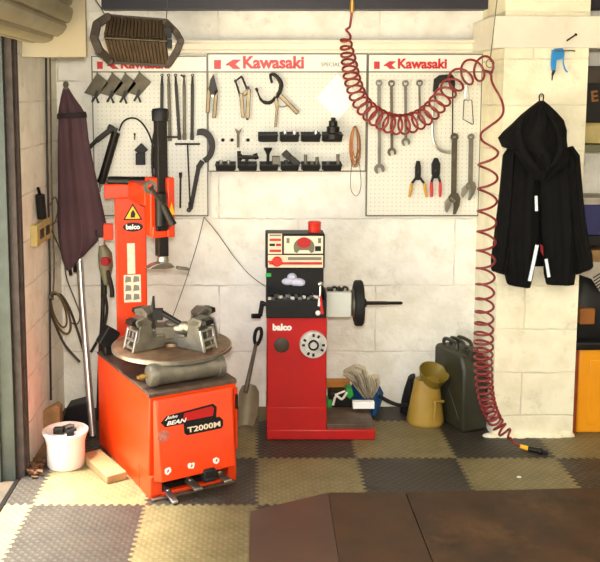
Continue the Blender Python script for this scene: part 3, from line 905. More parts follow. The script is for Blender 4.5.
# ---- right board: combination spanners
def spanner(px, y0, y1, w, label, m, end=8.0, group='combination spanners on the right board', openr=0.023):
    t = thing('combination_spanner', W(px, y1, YT), label, 'spanner', group)
    A = W(px, y0, 4.868); B = W(px + .3, y1, 4.868)
    MB().ring(A, (0, 1, 0), .010, .019, .010, 20).build('ring_end', m, t, bevel=.001)
    MB().bar(A + Vector((0, 0, -.017)), B + Vector((0, 0, .018)), w, .006).build('shank', m, t, bevel=.0015)
    pts = []
    r = openr
    for k in range(21):
        a = math.radians(-52 + k * (284) / 20)
        pts.append((math.cos(a) * r, math.sin(a) * r))
    jaw = [(-.010, -.019), (-.010, .004), (0.0, .010), (.010, .004), (.010, -.019)]
    pts = pts + jaw
    ca, sa = math.cos(math.radians(15)), math.sin(math.radians(15))
    MB().prism([B + Vector((x * ca - z_ * sa, -.004, x * sa + z_ * ca)) for x, z_ in pts], (0, .009, 0)).build('open_end', m, t, bevel=.001)
    MB().tube([A + Vector((0, -.01, .008)), A + Vector((0, .016, .012))], .003).build('hook', M['blackmetal'], t)
spanner(379, 83, 169, .018, 'longest chrome combination spanner, leftmost on the right board', M['spanner'], openr=.030)
spanner(391.5, 83.5, 152, .016, 'second chrome combination spanner from the left with dark ends', M['spanner_dark'], openr=.025)
spanner(405.5, 83.5, 142, .016, 'third combination spanner from the left with a bright open end above the hose', M['spanner'], openr=.025)
spanner(419.5, 83, 118, .013, 'shortest combination spanner, fourth from the left, crossed by the red hose', M['spanner'], openr=.018)

# ---- hacksaw
t = thing('hacksaw', W(450, 158, YT), 'silver framed hacksaw with black handle hanging behind the red hose', 'hacksaw')
MB().ptube([(437, 88), (433.5, 100), (432.5, 130), (434, 142), (439, 149), (446, 152), (451, 152)], 4.865, .009, 10, 6).build('frame', M['alu'], t)
MB().ptube([(452.8, 84), (452.4, 156)], 4.865, .0042, 8).build('blade', M['blackmetal'], t)
MB().pprism([(433.5, 92), (434.5, 79), (440, 75), (452, 74), (455.5, 78), (455, 90), (451, 90), (449, 82), (440, 83), (437, 92)], 4.852, .028).build('handle', M['black'], t, bevel=.005)

# ---- adjustable wrenches
def adj(px, y0, y1, s, label, m, ang):
    t = thing('adjustable_wrench', W(px, y1, YT), label, 'adjustable wrench', 'adjustable wrenches on the right board')
    A = W(px, y0, 4.866); B = W(px - .8 * s, y1 - 11 * s, 4.866)
    k = .0057 * s
    hd = MB().bar(A + Vector((0, 0, -.01)), B, 4.6 * k, .010)
    hd.ring(A, (0, 1, 0), 1.2 * k, 3.4 * k, .012, 16)
    hd.tube([A + Vector((0, -.008, .004)), A + Vector((0, .021, .006))], .003)
    hd.build('handle', m, t, bevel=.003)
    ca, sa = math.cos(ang), math.sin(ang)
    def q(x, z_): return B + Vector(((x * ca - z_ * sa) * k, -.008, (x * sa + z_ * ca) * k))
    MB().prism([q(*p) for p in ((-2.5, 6), (2.5, 6), (5.5, 2), (6, -4), (4.8, -12), (2.6, -13), (1.6, -6), (0.5, -2.5), (-3.5, -2.5), (-5, 1))], (0, .016, 0)).build('head', m, t, bevel=.002)
    MB().prism([q(*p) for p in ((-5.6, 0), (-1.0, -3), (-1.2, -6), (-2.8, -12.5), (-5.2, -11), (-7.2, -4))], (0, .014, 0)).build('sliding_jaw', M['steel'], t, bevel=.002)
    MB().cyl(q(-3.4, .8) + Vector((0, -.002, 0)), q(1.0, -2) + Vector((0, -.002, 0)), 1.5 * k, n=12).build('thumb_screw', M['steel'], t)
adj(454.5, 137, 212, 1.15, 'large rust brown adjustable wrench low on the right board', M['gunmetal'], math.radians(-12))
adj(471, 137, 198, 1.0, 'smaller silver adjustable wrench at the right edge of the right board', M['spanner'], math.radians(-20))

# ---- scraper outline tool
t = thing('wire_scraper', W(468, 126, YT), 'thin wire framed scraper hanging at the top right of the right board', 'scraper')
MB().ptube([(464, 100), (463, 119), (472.5, 124.5), (473.5, 124), (471.8, 100), (464, 100)], 4.872, .0028, 6).build('blade_frame', M['blackmetal'], t)
MB().ptube([(466, 84), (465, 95), (466.5, 100), (469.5, 100), (468.8, 93), (467.6, 84)], 4.872, .0028, 6, 4).ptube([(467, 80), (467, 85)], 4.87, .003, 6).build('handle', M['alu'], t)

# ---- two pairs of pliers
def pliers(cx, y0, y1, spread, label, grip, wide):
    t = thing('pliers', W(cx, y1, YT), label, 'pliers', 'pliers on the right board')
    ym = y0 + (y1 - y0) * .42
    MB().pprism([(cx - 1.2, y0), (cx + 2.2, y0), (cx + wide, y0 + 6), (cx + wide * .9, ym), (cx + 2, ym + 4), (cx - 2, ym + 4), (cx - wide * .8, ym), (cx - wide * .8, y0 + 6)], 4.856, .02).cyl(W(cx, ym - 4, 4.852), W(cx, ym - 4, 4.88), .010).build('jaws', M['black'], t, bevel=.003)
    for s in (-1, 1):
        A = W(cx + s * wide * .45, ym + 1, 4.866); B = W(cx + s * (wide * .45 + spread * .55), y0 + (y1 - y0) * .62, 4.866); D = W(cx + s * spread, y1, 4.866)
        MB().bar(A, B, .014, .012).build('arm', M['black'], t, bevel=.003)
        MB().tube([B, B.lerp(D, .5), D], [.0085, .0095, .0075], 10).build('grip', grip, t, label='coloured dipped grip')
pliers(418, 161, 197, 8.6, 'black pliers with spread yellow handles on the right board', M['yellowgrip'], 3.2)
pliers(435.8, 158, 197, 4.2, 'black wire crimping pliers with close red handles on the right board', M['redgrip'], 4.8)

# ================================================================== HEATER UNIT in front of the left board
t = thing('hanging_heater', W(137, 69, 4.55), 'dark brown ribbed heater unit hanging from the ceiling in front of the left board', 'heater')
Yh = 4.50
def hp(px, py, dy=0): return W(px, py, Yh + dy)
# two ribbed faces of a shallow roof-shaped reflector
def ribbed(c0, c1, c2, c3, nr, m, name):
    mbx = MB()
    A, B, Cc, D = [Vector(c) for c in (c0, c1, c2, c3)]
    nrm = (B - A).cross(D - A).normalized()
    for i in range(nr):
        f0 = i / nr; f1 = (i + .8) / nr
        a, b = A.lerp(B, f0), A.lerp(B, f1); d_, e_ = D.lerp(Cc, f0), D.lerp(Cc, f1)
        mbx.prism([a, b, e_, d_], -nrm * .012)
    o = mbx.build(name, m, t)
    MB().prism([A, B, Cc, D], nrm * .010).build('reflector', M['black'], o)
    return o
ribbed(hp(105, 38, -.02), hp(166, 41, -.02), hp(169, 65, .10), hp(112, 61, .10), 17, M['heater'], 'lower_grille')
ribbed(hp(108, 17, .09), hp(166, 22, .09), hp(167, 40, -.01), hp(104, 36, -.01), 17, M['heater'], 'upper_grille')
MB().tube([hp(104, 37.5, -.025), hp(167, 41, -.025)], .006, 8).build('centre_bar', M['gunmetal'], t)
def end_frame(pts, name, w=.03):
    mbx = MB()
    P_ = [Vector(p) for p in pts]
    for a, b in zip(P_, P_[1:]): mbx.bar(a, b, w, .03)
    for p in P_: mbx.cyl(p - Vector((0, .016, 0)), p + Vector((0, .016, 0)), w * .5, n=10)
    return mbx.build(name, M['heaterdark'], t, bevel=.003)
end_frame([hp(108, 17, .05), hp(97, 24, .03), hp(94, 38, .02), hp(99, 50, .03), hp(110, 61, .08)], 'end_bracket', .042)
end_frame([hp(166, 22, .05), hp(176, 32, .03), hp(181, 41, .02), hp(177, 51, .03), hp(169, 64, .08)], 'end_bracket', .034)
MB().bar(hp(109, 62.3, .09), hp(169, 66, .09), .014, .02).build('bottom_rail', M['heaterdark'], t)
MB().bar(hp(108, 16.2, .1), hp(166, 20.8, .1), .02, .04).build('top_rail', M['heaterdark'], t)
MB().box(hp(168, 33, .02), (.035, .03, .05)).box(hp(169, 44, .02), (.03, .03, .045)).build('terminal_block', M['black'], t)
MB().tube([hp(106, 17, .06), hp(101, 8, .1), hp(94, -4, .15), W(88, -30, 4.7)], .003, 6, False, 5).build('hanging_wire', M['wire'], t)
MB().tube([hp(166, 22, .06), W(172, -60, 4.62)], .002, 6).build('hanging_wire', M['wire'], t)

# ================================================================== TYRE CHANGER
A28 = math.radians(28.5)
ux = Vector((math.cos(A28), math.sin(A28), 0)); uy = Vector((-math.sin(A28), math.cos(A28), 0))
FL = G(151, 503)
OC = FL + ux * .216 + uy * .363
tcr = thing('tyre_changer', OC, 'orange red tyre changing machine with turntable and tall column', 'tyre changer', rz=A28)
def Lc(p):
    d = Vector(p) - OC
    return Vector((d.dot(ux), d.dot(uy), d.z))
def tb(mbx, name, m, parent=None, bevel=0, label=None, sharp=35):
    return mbx.build(name, m, parent or tcr, bevel, label, sharp, world=False)
hw, hl, HB = .216, .363, .495
body = MB()
body.prism([(-hw, -hl + .02, .12), (-hw, -hl, HB), (-hw, hl, HB), (-hw, hl, .0105), (-hw, -.22, .0105), (-hw, -.22, .12)], (2 * hw, 0, 0))
cab = tb(body, 'cabinet', M['orange'], None, .006)
fr = MB().span(-hw, -hw + .055, -hl, -.22, .0105, .12).span(hw - .045, hw, -hl, -.22, .0105, .12).span(-hw, hw, -hl, -hl + .03, .0105, .035)
tb(fr, 'base_frame', M['orange'], None, .004)
rc = MB().span(-hw + .055, hw - .045, -.25, -.222, .03, .12)
tb(rc, 'pedal_recess', M['black'])
# bulging front cover
fy = -hl - .002
pan = MB()
def fc(x, zz, bulge=0): return (x, fy - .045 * (1 - (zz - .15) / .34) * 1.0 - .008 - bulge, zz)
w0, w1 = hw - .012, hw - .03
front = [(-w0, fy, .478), (w0, fy, .478), (w0, fy, .095), (-w0, fy, .095)]
outer = [fc(-w1, .465), fc(w1, .465), fc(w1 - .002, .112), fc(-w1 + .002, .112)]
pan._add(front + outer, [(0, 1, 5, 4), (1, 2, 6, 5), (2, 3, 7, 6), (3, 0, 4, 7), (4, 5, 6, 7), (3, 2, 1, 0)])
cover = tb(pan, 'front_cover', M['orange'], None, .006)
upv = (Vector(fc(0, .465)) - Vector(fc(0, .15))).normalized()
def fcp(x, zz, off): # a point on the cover, off metres proud
    p = Vector(fc(x, zz)); nrm = Vector((1, 0, 0)).cross(upv).normalized()
    return p + nrm * off, nrm
nrmF = Vector((1, 0, 0)).cross(upv).normalized()
def plate(pts, off, th, m, name, parent=cover):
    P_ = [fcp(x, zz, off)[0] for x, zz in pts]
    return MB().prism(P_, nrmF * th).build(name, m, parent, world=False)
# name plate: black badge with red field
bx0, bx1 = -.175, .085
badge = [(bx0, .375), (bx0 + .02, .352), (-.065, .352), (-.065, .31), (-.053, .298), (bx1 + .035, .298), (bx1 + .045, .31), (bx1 + .045, .335), (bx1 + .03, .352), (bx1 + .012, .352), (bx1 + .018, .40), (bx1, .416), (bx0 + .03, .40)]
plate(badge, .0005, .0015, M['black'], 'name_plate')
plate([(-.07, .362), (bx1 - .005, .362), (bx1 + .004, .395), (bx1 - .008, .406), (-.06, .398)], .002, .0008, M['red'], 'name_plate_field')
def ftext(txt, x, zz, w, m, sh=0, bold=.0, h=None):
    return lettering(txt, .05, fcp(x, zz, .0035)[0], (1, 0, 0), upv, m, cover, 'lettering', bold, sh, .0006, w, False, h)
ftext('John', -.155, .381, .062, M['white'], .5, .0005, .018)
ftext('BEAN', -.148, .358, .098, M['white'], .35, .001, .018)
ftext('T2000M', -.05, .308, .165, M['panelprint'], 0, .0012, .025)
# worn pictogram stickers
rnd = random.Random(11)
for x in (-.155, -.04, .085):
    pts = []
    for k in range(12):
        a = 2 * PI * k / 12; r = .017 * rnd.uniform(.65, 1.1)
        pts.append((x + math.cos(a) * r * 1.15, .158 + math.sin(a) * r))
    plate(pts, .0004, .0008, M['white'], 'pedal_sticker')
    plate([(x - .006, .151), (x + .003, .153), (x + .007, .163), (x - .001, .165)], .0012, .0006, M['orange_clean'], 'pedal_symbol')
# scuffed purple-grey patch on the cover
pts = []
for k in range(14):
    a = 2 * PI * k / 14; r = .03 * rnd.uniform(.7, 1.1)
    pts.append((-.17 + math.cos(a) * r, .315 + math.sin(a) * r * .9))
plate(pts, .0003, .0006, mat('scuff', (190, 110, 96), var=.3, scale=60), 'scuff_mark')
# pedals
def pedal(x, m, tilt, lx=.035, z0=.045):
    pd = MB().box((x, -hl - .03, z0), (lx, .12, .014), Matrix.Rotation(tilt, 3, 'X')).box((x, -hl + .045, z0 + .01), (lx * .5, .10, .012))
    o = tb(pd, 'pedal', m, None, .004)
    return o
p0 = pedal(-.135, M['alu'], .15, .03, .03)
p1 = pedal(.045, M['rubber'], -.05, .05, .085)
MB().box((.045, -hl - .05, .10), (.06, .05, .06)).build('pedal_pad', M['rubber'], p1, .008, world=False)
p2 = pedal(-.02, M['steel'], -.02, .04, .055)
p3 = pedal(.13, M['steel'], -.02, .04, .06)
tb(MB().span(-.215, .2, -hl - .02, -hl + .02, .0105, .022), 'sill_plate', M['deck'], None, .002)
# right side flange and slot
tb(MB().prism([(hw, -hl + .01, .46), (hw, -hl + .01, .16), (hw, -hl + .05, .2), (hw, -hl + .09, .46)], (.012, 0, 0)), 'side_flange', M['orange_clean'], None, .002)
tb(MB().span(hw, hw + .010, -hl + .0, -hl + .035, .36, .43), 'side_latch', M['blackmetal'], None, .002)
# deck
tb(MB().span(-hw - .004, hw + .004, -hl + .01, hl, HB, HB + .012).span(-hw - .004, hw + .004, -hl - .0, -hl + .012, HB - .012, HB + .01), 'top_deck', M['deck'], None, .004)
# turntable
tc0 = Lc(W(172, 344, 4.10)); tc0.z = .615
tt = tb(MB().lathe([(.05, -.105), (.07, -.10), (.07, -.03), (.15, -.02), (.282, -.012), (.288, -.004), (.288, .004), (.282, .010), (.14, .012), (.135, .006), (.05, .006), (.045, .02), (.001, .02)], tc0, (0, 0, 1), 64), 'turntable', M['rustdisc'])
rim = MB().ring(tc0 + Vector((0, 0, -.001)), (0, 0, 1), .281, .2905, .016, 64)
rim.build('rim_band', M['steel'], tt, world=False)
# four slide-mounted jaws
for k in range(4):
    a = math.radians([187, 297, 7, 117][k])
    rd = Vector((math.cos(a), math.sin(a), 0)); sd = Vector((-math.sin(a), math.cos(a), 0))
    c0 = tc0 + Vector((0, 0, .010))
    def J(r, zz, s): return c0 + rd * r + sd * s + Vector((0, 0, zz))
    jaw = MB()
    for s in (-.036, .024):
        jaw.prism([J(.06, .0, s), J(.225, .0, s), J(.225, .03, s), J(.20, .06, s), J(.19, .12, s), J(.205, .145, s), J(.165, .152, s), J(.13, .12, s), J(.12, .06, s), J(.06, .045, s)], sd * .012)
    jaw.prism([J(.13, .115, -.036), J(.20, .115, -.036), J(.212, .138, -.036), J(.205, .152, -.036), J(.16, .16, -.036), J(.125, .135, -.036)], sd * .072)
    jaw.prism([J(.05, .0, -.024), J(.20, .0, -.024), J(.18, .05, -.024), J(.05, .04, -.024)], sd * .048)
    jo = jaw.build('clamp_jaw', M['steel_grey'], tcr, .004, world=False)
    lad = MB()
    for s in (-.045, .045): lad.bar(J(.235, .004, s), J(.21, .105, s), .014, .010, up=rd)
    for f in (.02, .055, .1): lad.bar(J(.235 - f * .25, f, -.045), J(.235 - f * .25, f, .045), .012, .010, up=rd)
    lad.build('slide_frame', M['alu'], jo, .002, world=False)
    MB().prism([J(.20, .118, -.03), J(.235, .128, -.03), J(.232, .15, -.03), J(.20, .155, -.03)], sd * .06).build('jaw_claw', M['blackmetal'], jo, .003, world=False)
mid = MB()
for a in (187, 297):
    a = math.radians(a); rd = Vector((math.cos(a), math.sin(a), 0))
    mid.bar(tc0 + rd * .1 + Vector((0, 0, .05)), tc0 - rd * .1 + Vector((0, 0, .05)), .06, .05, up=(0, 0, 1))
mid.box(tc0 + Vector((0, 0, .075)), (.10, .16, .06), Matrix.Rotation(math.radians(-28.5) + .15, 3, 'Z') @ Matrix.Rotation(PI / 2, 3, 'Z')).cyl(tc0 + Vector((0, 0, .02)), tc0 + Vector((0, 0, .12)), .035)
tb(mid, 'slide_bars', M['steel_grey'], None, .005)
# big horizontal air cylinder under the table
ca = Lc(W(150, 376, 3.80)); cb = Lc(W(222, 357, 3.96))
ca.z = cb.z = .562
dd = (cb - ca).normalized()
acyl = tb(MB().lathe([(.03, -.012), (.045, -.01), (.052, 0), (.052, .03), (.047, .032), (.047, (cb - ca).length - .03), (.052, (cb - ca).length - .028), (.052, (cb - ca).length), (.03, (cb - ca).length + .01)], ca, dd, 28), 'air_cylinder', M['steel_grey'])
MB().lathe([(.008, -.06), (.008, -.012)], ca, dd, 10).lathe([(.013, -.045), (.013, -.03)], ca, dd, 8).build('air_fitting', M['brass'], acyl, world=False)
tb(MB().box((ca + cb) / 2 + Vector((0, .08, -.03)), (.30, .06, .05)), 'cylinder_bracket', M['deck'], None, .004)
# column at the back
cc = Vector((-.005, .415, 0))
colm = MB().span(cc.x - .080, cc.x + .080, cc.y - .06, cc.y + .06, .30, 1.38)
# turn the column towards the camera a little
colRot = Matrix.Rotation(math.radians(-20), 3, 'Z')
def turn(p): return cc + colRot @ (Vector(p) - cc)
colm.xf(turn)
colo = tb(colm, 'column', M['orange_clean'], None, .008)
def colpt(x, zz, off=0.0): return turn((cc.x + x, cc.y - .06 - off, zz))
def colplate(pts, off, th, m, name):
    P_ = [colpt(x, zz, off) for x, zz in pts]
    return MB().prism(P_, colRot @ Vector((0, -th, 0))).build(name, m, colo, world=False)
# warning triangle
def tri(cx_, cz_, s, off, m, name): return colplate([(cx_ - s, cz_ - s * .75), (cx_ + s, cz_ - s * .75), (cx_, cz_ + s)], off, .0008, m, name)
zc = W(135, 215, 4.36).z
tri(.012, zc, .05, .0005, M['black'], 'warning_triangle')
tri(.012, zc - .002, .038, .0014, M['yellow'], 'warning_field')
colplate([(.0, zc - .025), (.022, zc - .025), (.026, zc - .005), (.014, zc + .018), (.002, zc + .0)], .0024, .0006, M['black'], 'warning_symbol')
zc2 = W(135, 229.5, 4.36).z
ov = [(.012 + .052 * math.cos(2 * PI * k / 20), zc2 + .024 * math.sin(2 * PI * k / 20)) for k in range(20)]
colplate(ov, .0005, .001, M['black'], 'brand_badge')
lettering('balco', .03, colpt(-.024, zc2 - .012, .002), colRot @ Vector((1, 0, 0)), (0, 0, 1), M['white'], colo, 'lettering', .0012, 0, .0006, .072, False)
z1, z2 = W(135, 246, 4.36).z, W(135, 277, 4.36).z
colplate([(-.02, z2), (.02, z2), (.02, z1), (-.02, z1)], .0005, .001, M['paper'], 'instruction_label')
z1, z2 = W(135, 278, 4.36).z, W(135, 306, 4.36).z
colplate([(-.04, z2), (.048, z2), (.048, z1), (-.04, z1)], .0005, .001, M['paper'], 'instruction_label')
for i in range(3):
    for j in range(2):
        a0 = -.034 + j * .042; b0 = z2 + .012 + i * .047
        colplate([(a0, b0), (a0 + .033, b0 + .004), (a0 + .03, b0 + .03), (a0 + .004, b0 + .034)], .0016, .0005, M['printgrey'], 'label_print')
# side yellow sticker
sp_ = [turn((cc.x - .0805, cc.y - .03, zc - .05)), turn((cc.x - .0805, cc.y + .03, zc - .05)), turn((cc.x - .0805, cc.y, zc + .05))]
MB().prism(sp_, colRot @ Vector((-.001, 0, 0))).build('warning_triangle', M['yellow'], colo, world=False)
MB().span(cc.x - .14, cc.x - .09, cc.y - .03, cc.y + .02, W(110, 242, 4.4).z, W(110, 226, 4.4).z).xf(turn).build('side_bracket', M['orange_clean'], colo, .004, world=False)
# swing head and arm
zt_, zb_ = W(125, 181, 4.36).z, W(125, 200, 4.36).z
head = MB().span(cc.x - .13, cc.x + .06, cc.y - .085, cc.y + .07, zb_, zt_ - .02).xf(turn)
hd = tb(head, 'swing_head', M['orange_clean'], None, .008)
post = Lc(W(161, 180, 4.17)); post.z = 0
arm = MB()
a0 = turn((cc.x + .03, cc.y - .05, (zb_ + zt_) / 2)); a1 = Vector((post.x - .015, post.y + .05, (zb_ + zt_) / 2 - .01))
arm.bar(a0, a1, .10, .10, up=(0, 0, 1))
armo = tb(arm, 'swing_arm', M['orange_clean'], None, .008)
piv = turn((cc.x - .035, cc.y - .06, zt_ - .008))
MB().cyl(turn((cc.x - .11, cc.y - .05, zt_ - .005)), turn((cc.x + .09, cc.y - .1, zt_ - .005)), .022).cyl(turn((cc.x + .02, cc.y - .07, zt_ - .035)), turn((cc.x + .09, cc.y - .1, zt_ - .035)), .035).build('pivot_cylinder', M['blackmetal'], armo, .003, world=False)
MB().box(turn((cc.x + .09, cc.y - .12, zb_ + .015)), (.07, .06, .10)).build('lock_block', M['blackmetal'], armo, .005, world=False)
zs1, zs0 = W(160, 178, 4.12).z, W(160, 238, 4.12).z
guide = tb(MB().span(post.x - .062, post.x + .05, post.y - .015, post.y + .06, zs0, zs1).span(post.x + .012, post.x + .05, post.y - .05, post.y - .015, zs0, zs1).span(post.x - .062, post.x + .012, post.y - .04, post.y - .015, zs0, zs0 + .06), 'slide_housing', M['orange_clean'], None, .006)
MB().prism([(post.x + .015, post.y - .0515, zs0 + .11), (post.x + .048, post.y - .0515, zs0 + .11), (post.x + .032, post.y - .0515, zs0 + .17)], (0, .001, 0)).build('warning_triangle', M['yellow'], guide, world=False)
MB().cyl((post.x - .025, post.y - .055, zs0 + .06), (post.x - .025, post.y - .055, zs0 + .22), .028).cyl((post.x - .05, post.y - .055, zs0 + .05), (post.x + .01, post.y - .055, zs0 + .05), .014).build('lock_cylinder', M['blackmetal'], guide, .003, world=False)
pz1, pz0 = W(160, 108, 4.17).z, W(160, 256, 4.17).z
px_ = Vector((post.x, post.y, 0))
bar_ = tb(MB().span(post.x - .026, post.x + .026, post.y - .026, post.y + .026, pz0, pz1 - .04), 'slide_bar', M['blackmetal'], None, .004)
MB().lathe([(.030, 0), (.040, .004), (.042, .05), (.036, .062), (.001, .066)], (post.x, post.y, pz1 - .065), (0, 0, 1), 20).build('end_cap', M['black'], bar_, world=False)
mh = Vector((post.x + .005, post.y, pz0))
hd2 = MB().lathe([(.030, -.03), (.022, .02), (.022, .05)], mh, (0, 0, 1), 16)
hd2.prism([mh + Vector(p) for p in ((-.085, -.02, -.055), (-.06, -.035, -.035), (.0, -.04, -.02), (.03, -.04, -.035), (.05, -.04, -.055), (.0, -.03, -.06))], (0, .06, 0))
mho = tb(hd2, 'mount_head', M['steel'], None, .006)
MB().box(mh + Vector((.09, -.03, -.065)), (.06, .035, .014), Matrix.Rotation(.2, 3, 'Y')).build('head_finger', M['steel_grey'], mho, .004, world=False)
# lever
l0 = Lc(W(150, 187, 4.05)); l1 = Lc(W(163, 205, 4.05)); l2 = Lc(W(173, 225, 4.05))
lev = tb(MB().tube([l0, l1], .010, 10).tube([l1, l2], [.016, .019], 12), 'lock_lever', M['blackmetal'])
MB().ring(l0, (0, 1, 0), .016, .032, .022, 18).build('lever_boss', M['steel_grey'], lev, world=False)
# air line up the post
tb(MB().tube([Lc(W(153, 178, 4.22)), Lc(W(152, 160, 4.24)), Lc(W(153, 140, 4.24)), Lc(W(157, 122, 4.2))], .006, 8, False, 5), 'air_line', M['rubber'])
# black filter unit behind the deck left
tb(MB().box(Lc(W(108, 337, 4.32)), (.08, .06, .10), Matrix.Rotation(.6, 3, 'Y')).box(Lc(W(108, 350, 4.32)), (.05, .05, .07)), 'air_filter', M['black'], None, .008)

# things lying on the machine
t = thing('bead_lever', W(160, 326, 4.0), 'short black lever with yellow tip lying across the turntable jaws', 'lever')
zt0 = .79
MB().tube([W(159, 311, 4.02), W(180, 323, 3.98)], [.014, .011], 10).box(W(158, 314, 4.02), (.045, .04, .05)).build('bar', M['black'], t)
MB().cyl(W(153.5, 296, 4.02), W(153, 312, 4.02), .005, .012, 10).build('pin', M['blackmetal'], t)
t = MB()
rnd = random.Random(2)
for i in range(5): t.ball(W(178 + i * 2.4, 327 + rnd.uniform(-1, 1.5), 4.02), (.022, .02, .013), 8)
one(t, 'rag', M['paper'], 'crumpled cream rag lying on the turntable of the tyre changer', 'rag')

# ================================================================== BALANCER
YBf = 4.42
bz = lambda y: W(300, y, YBf).z
bxx = lambda x, y=370: W(x, y, YBf).x
bal = thing('wheel_balancer', (bxx(297), YBf + .12, 0), 'red wheel balancing machine with black head and side shaft', 'wheel balancer')
xl, xr, xe = bxx(267), bxx(326.5), bxx(376)
dpt = .26
MB().span(xl, xr, YBf, YBf + dpt, bz(408), bz(317)).build('cabinet', M['red'], bal, .006)
MB().span(xl - .002, xr + .002, YBf - .006, YBf + dpt, .03, bz(407)).build('lower_skirt', M['red'], bal, .004)
MB().span(xl - .002, xe, YBf - .012, YBf + dpt, .0105, bz(429)).build('foot', M['red'], bal, .006)
MB().span(xr + .004, xe - .004, YBf + .0, YBf + dpt - .01, bz(430), bz(424)).build('foot_tread', M['deck'], bal, .003)
lettering('balco', .06, (bxx(272.5), YBf - .002, bz(330.5)), (1, 0, 0), (0, 0, 1), M['white'], bal, 'lettering', .003, 0, .0008, bxx(291.5) - bxx(272.5))
MB().lathe([(.001, -.002), (.036, -.002), (.040, .0), (.040, .012)], (bxx(281.5), YBf - .006, bz(345)), (0, 1, 0), 28).build('blanking_disc', M['heaterdark'], bal)
dial = MB().lathe([(.001, -.02), (.016, -.02), (.018, -.012), (.030, -.012), (.03, -.016), (.07, -.012), (.073, -.006), (.073, .01)], (bxx(313), YBf - .008, bz(344)), (0, 1, 0), 40).build('width_dial', M['dial'], bal)
tk = MB()
for k in range(12):
    a = 2 * PI * k / 12
    if k % 3 == 1: continue
    cpos = Vector((bxx(313) + math.cos(a) * .052, YBf - .023, bz(344) + math.sin(a) * .052))
    tk.box(cpos, (.016, .004, .012), Matrix.Rotation(-a, 3, 'Y'))
tk.ring((bxx(313), YBf - .024, bz(344)), (0, 1, 0), .020, .028, .006, 24)
tk.build('dial_marks', M['blackmetal'], dial)
# black head: weights tray below, sloping console above
yt = YBf + .02
tray = MB()
tray.span(bxx(266), bxx(325.5), yt - .04, yt + .16, bz(317), bz(315))
tray.span(bxx(266), bxx(325.5), yt - .045, yt - .035, bz(317), bz(299))
tray.span(bxx(266), bxx(266) + .01, yt - .04, yt + .16, bz(317), bz(292)).span(bxx(325.5) - .01, bxx(325.5), yt - .04, yt + .16, bz(317), bz(292))
tray.span(bxx(266), bxx(325.5), yt - .04, yt + .13, bz(303), bz(301))
tray.span(bxx(266) + .003, bxx(325.5) - .003, yt + .125, yt + .235, bz(317), W(300, 231.5, yt + .20).z)
tro = tray.build('weight_tray', M['black'], bal, .004)
for i in range(1, 5):
    x = bxx(266) + (bxx(325.5) - bxx(266)) * i / 5
    MB().span(x - .002, x + .002, yt - .035, yt + .12, bz(302), bz(299)).build('tray_divider', M['olivegrey'], tro)
# console
con = MB().span(bxx(265.5), bxx(325), yt + .06, yt + .20, W(300, 268.5, yt + .06).z, W(300, 231.5, yt + .14).z)
cono = con.build('console', M['black'], bal, .006)
yc = yt + .059
def cp(x, y): return (W(x, y, yc).x, yc - .001, W(x, y, yc).z)
def cplate(x0, y0, x1, y1, m, name, off=0.0, th=.002):
    a = cp(x0, y0); b = cp(x1, y1)
    return MB().span(a[0], b[0], yc - .0005 - off - th, yc - .0005 - off, b[2], a[2]).build(name, m, cono)
cplate(268, 233.5, 282, 254, M['panelprint'], 'control_panel')
cplate(268, 255, 323, 267.5, M['panelprint'], 'control_panel')
cplate(284, 236, 323, 253.5, M['glassface'], 'gauge_face')
for (a, b, c2, d2, m) in ((269.5, 238.5, 281, 241, 'redgrip'), (269.5, 243.5, 275, 246, 'black'), (276, 243.5, 281, 246, 'red'), (269.5, 249.5, 281, 252, 'redgrip'), (269.5, 234.5, 281, 236, 'printgrey'), (288, 257, 321.5, 260, 'printgrey'), (269, 262, 322, 264.5, 'redgrip'), (286.5, 238, 289.5, 243, 'olivegrey'), (318, 238, 321, 243, 'olivegrey'), (315, 246, 321, 251, 'black')):
    cplate(a, b, c2, d2, M[m], 'panel_marking', .0022, .001)
def cpoly(pts, m, name, off): return MB().prism([Vector(cp(x, y)) + Vector((0, -off, 0)) for x, y in pts], (0, .001, 0)).build(name, m, cono)
cpoly([(304 + 10.5 * math.cos(math.radians(a)), 247 - 9.5 * math.sin(math.radians(a))) for a in range(-10, 191, 10)] + [(294.5, 252), (297, 253), (299.5, 250), (308.5, 250), (311, 253), (313.5, 252)], M['olivegrey'], 'gauge_arc', .003)
cpoly([(304 + 7 * math.cos(math.radians(a)), 242.5 - 5.4 * math.sin(math.radians(a))) for a in range(0, 360, 18)], M['red'], 'gauge_window', .0042)
cp0 = cp(277, 261.5)
MB().lathe([(.001, -.016), (.022, -.016), (.026, -.010), (.028, 0)], (cp0[0], yc - .001, cp0[2]), (0, 1, 0), 24).build('selector_knob', M['capred'], cono)
MB().box((cp0[0], yc - .019, cp0[2]), (.008, .006, .04), Matrix.Rotation(.6, 3, 'Y')).box((cp0[0] - .035, yc - .003, cp0[2]), (.03, .003, .008)).build('knob_pointer', M['redgrip'], cono)
rx = W(314.5, 227, yc + .07)
MB().lathe([(.034, 0), (.034, .045), (.036, .048), (.036, .052), (.03, .058), (.001, .06)], (rx.x, yc + .07, W(300, 231.5, yt + .14).z - .001), (0, 0, 1), 24).build('indicator_cap', M['capred'], bal, label='red domed cap on top of console')
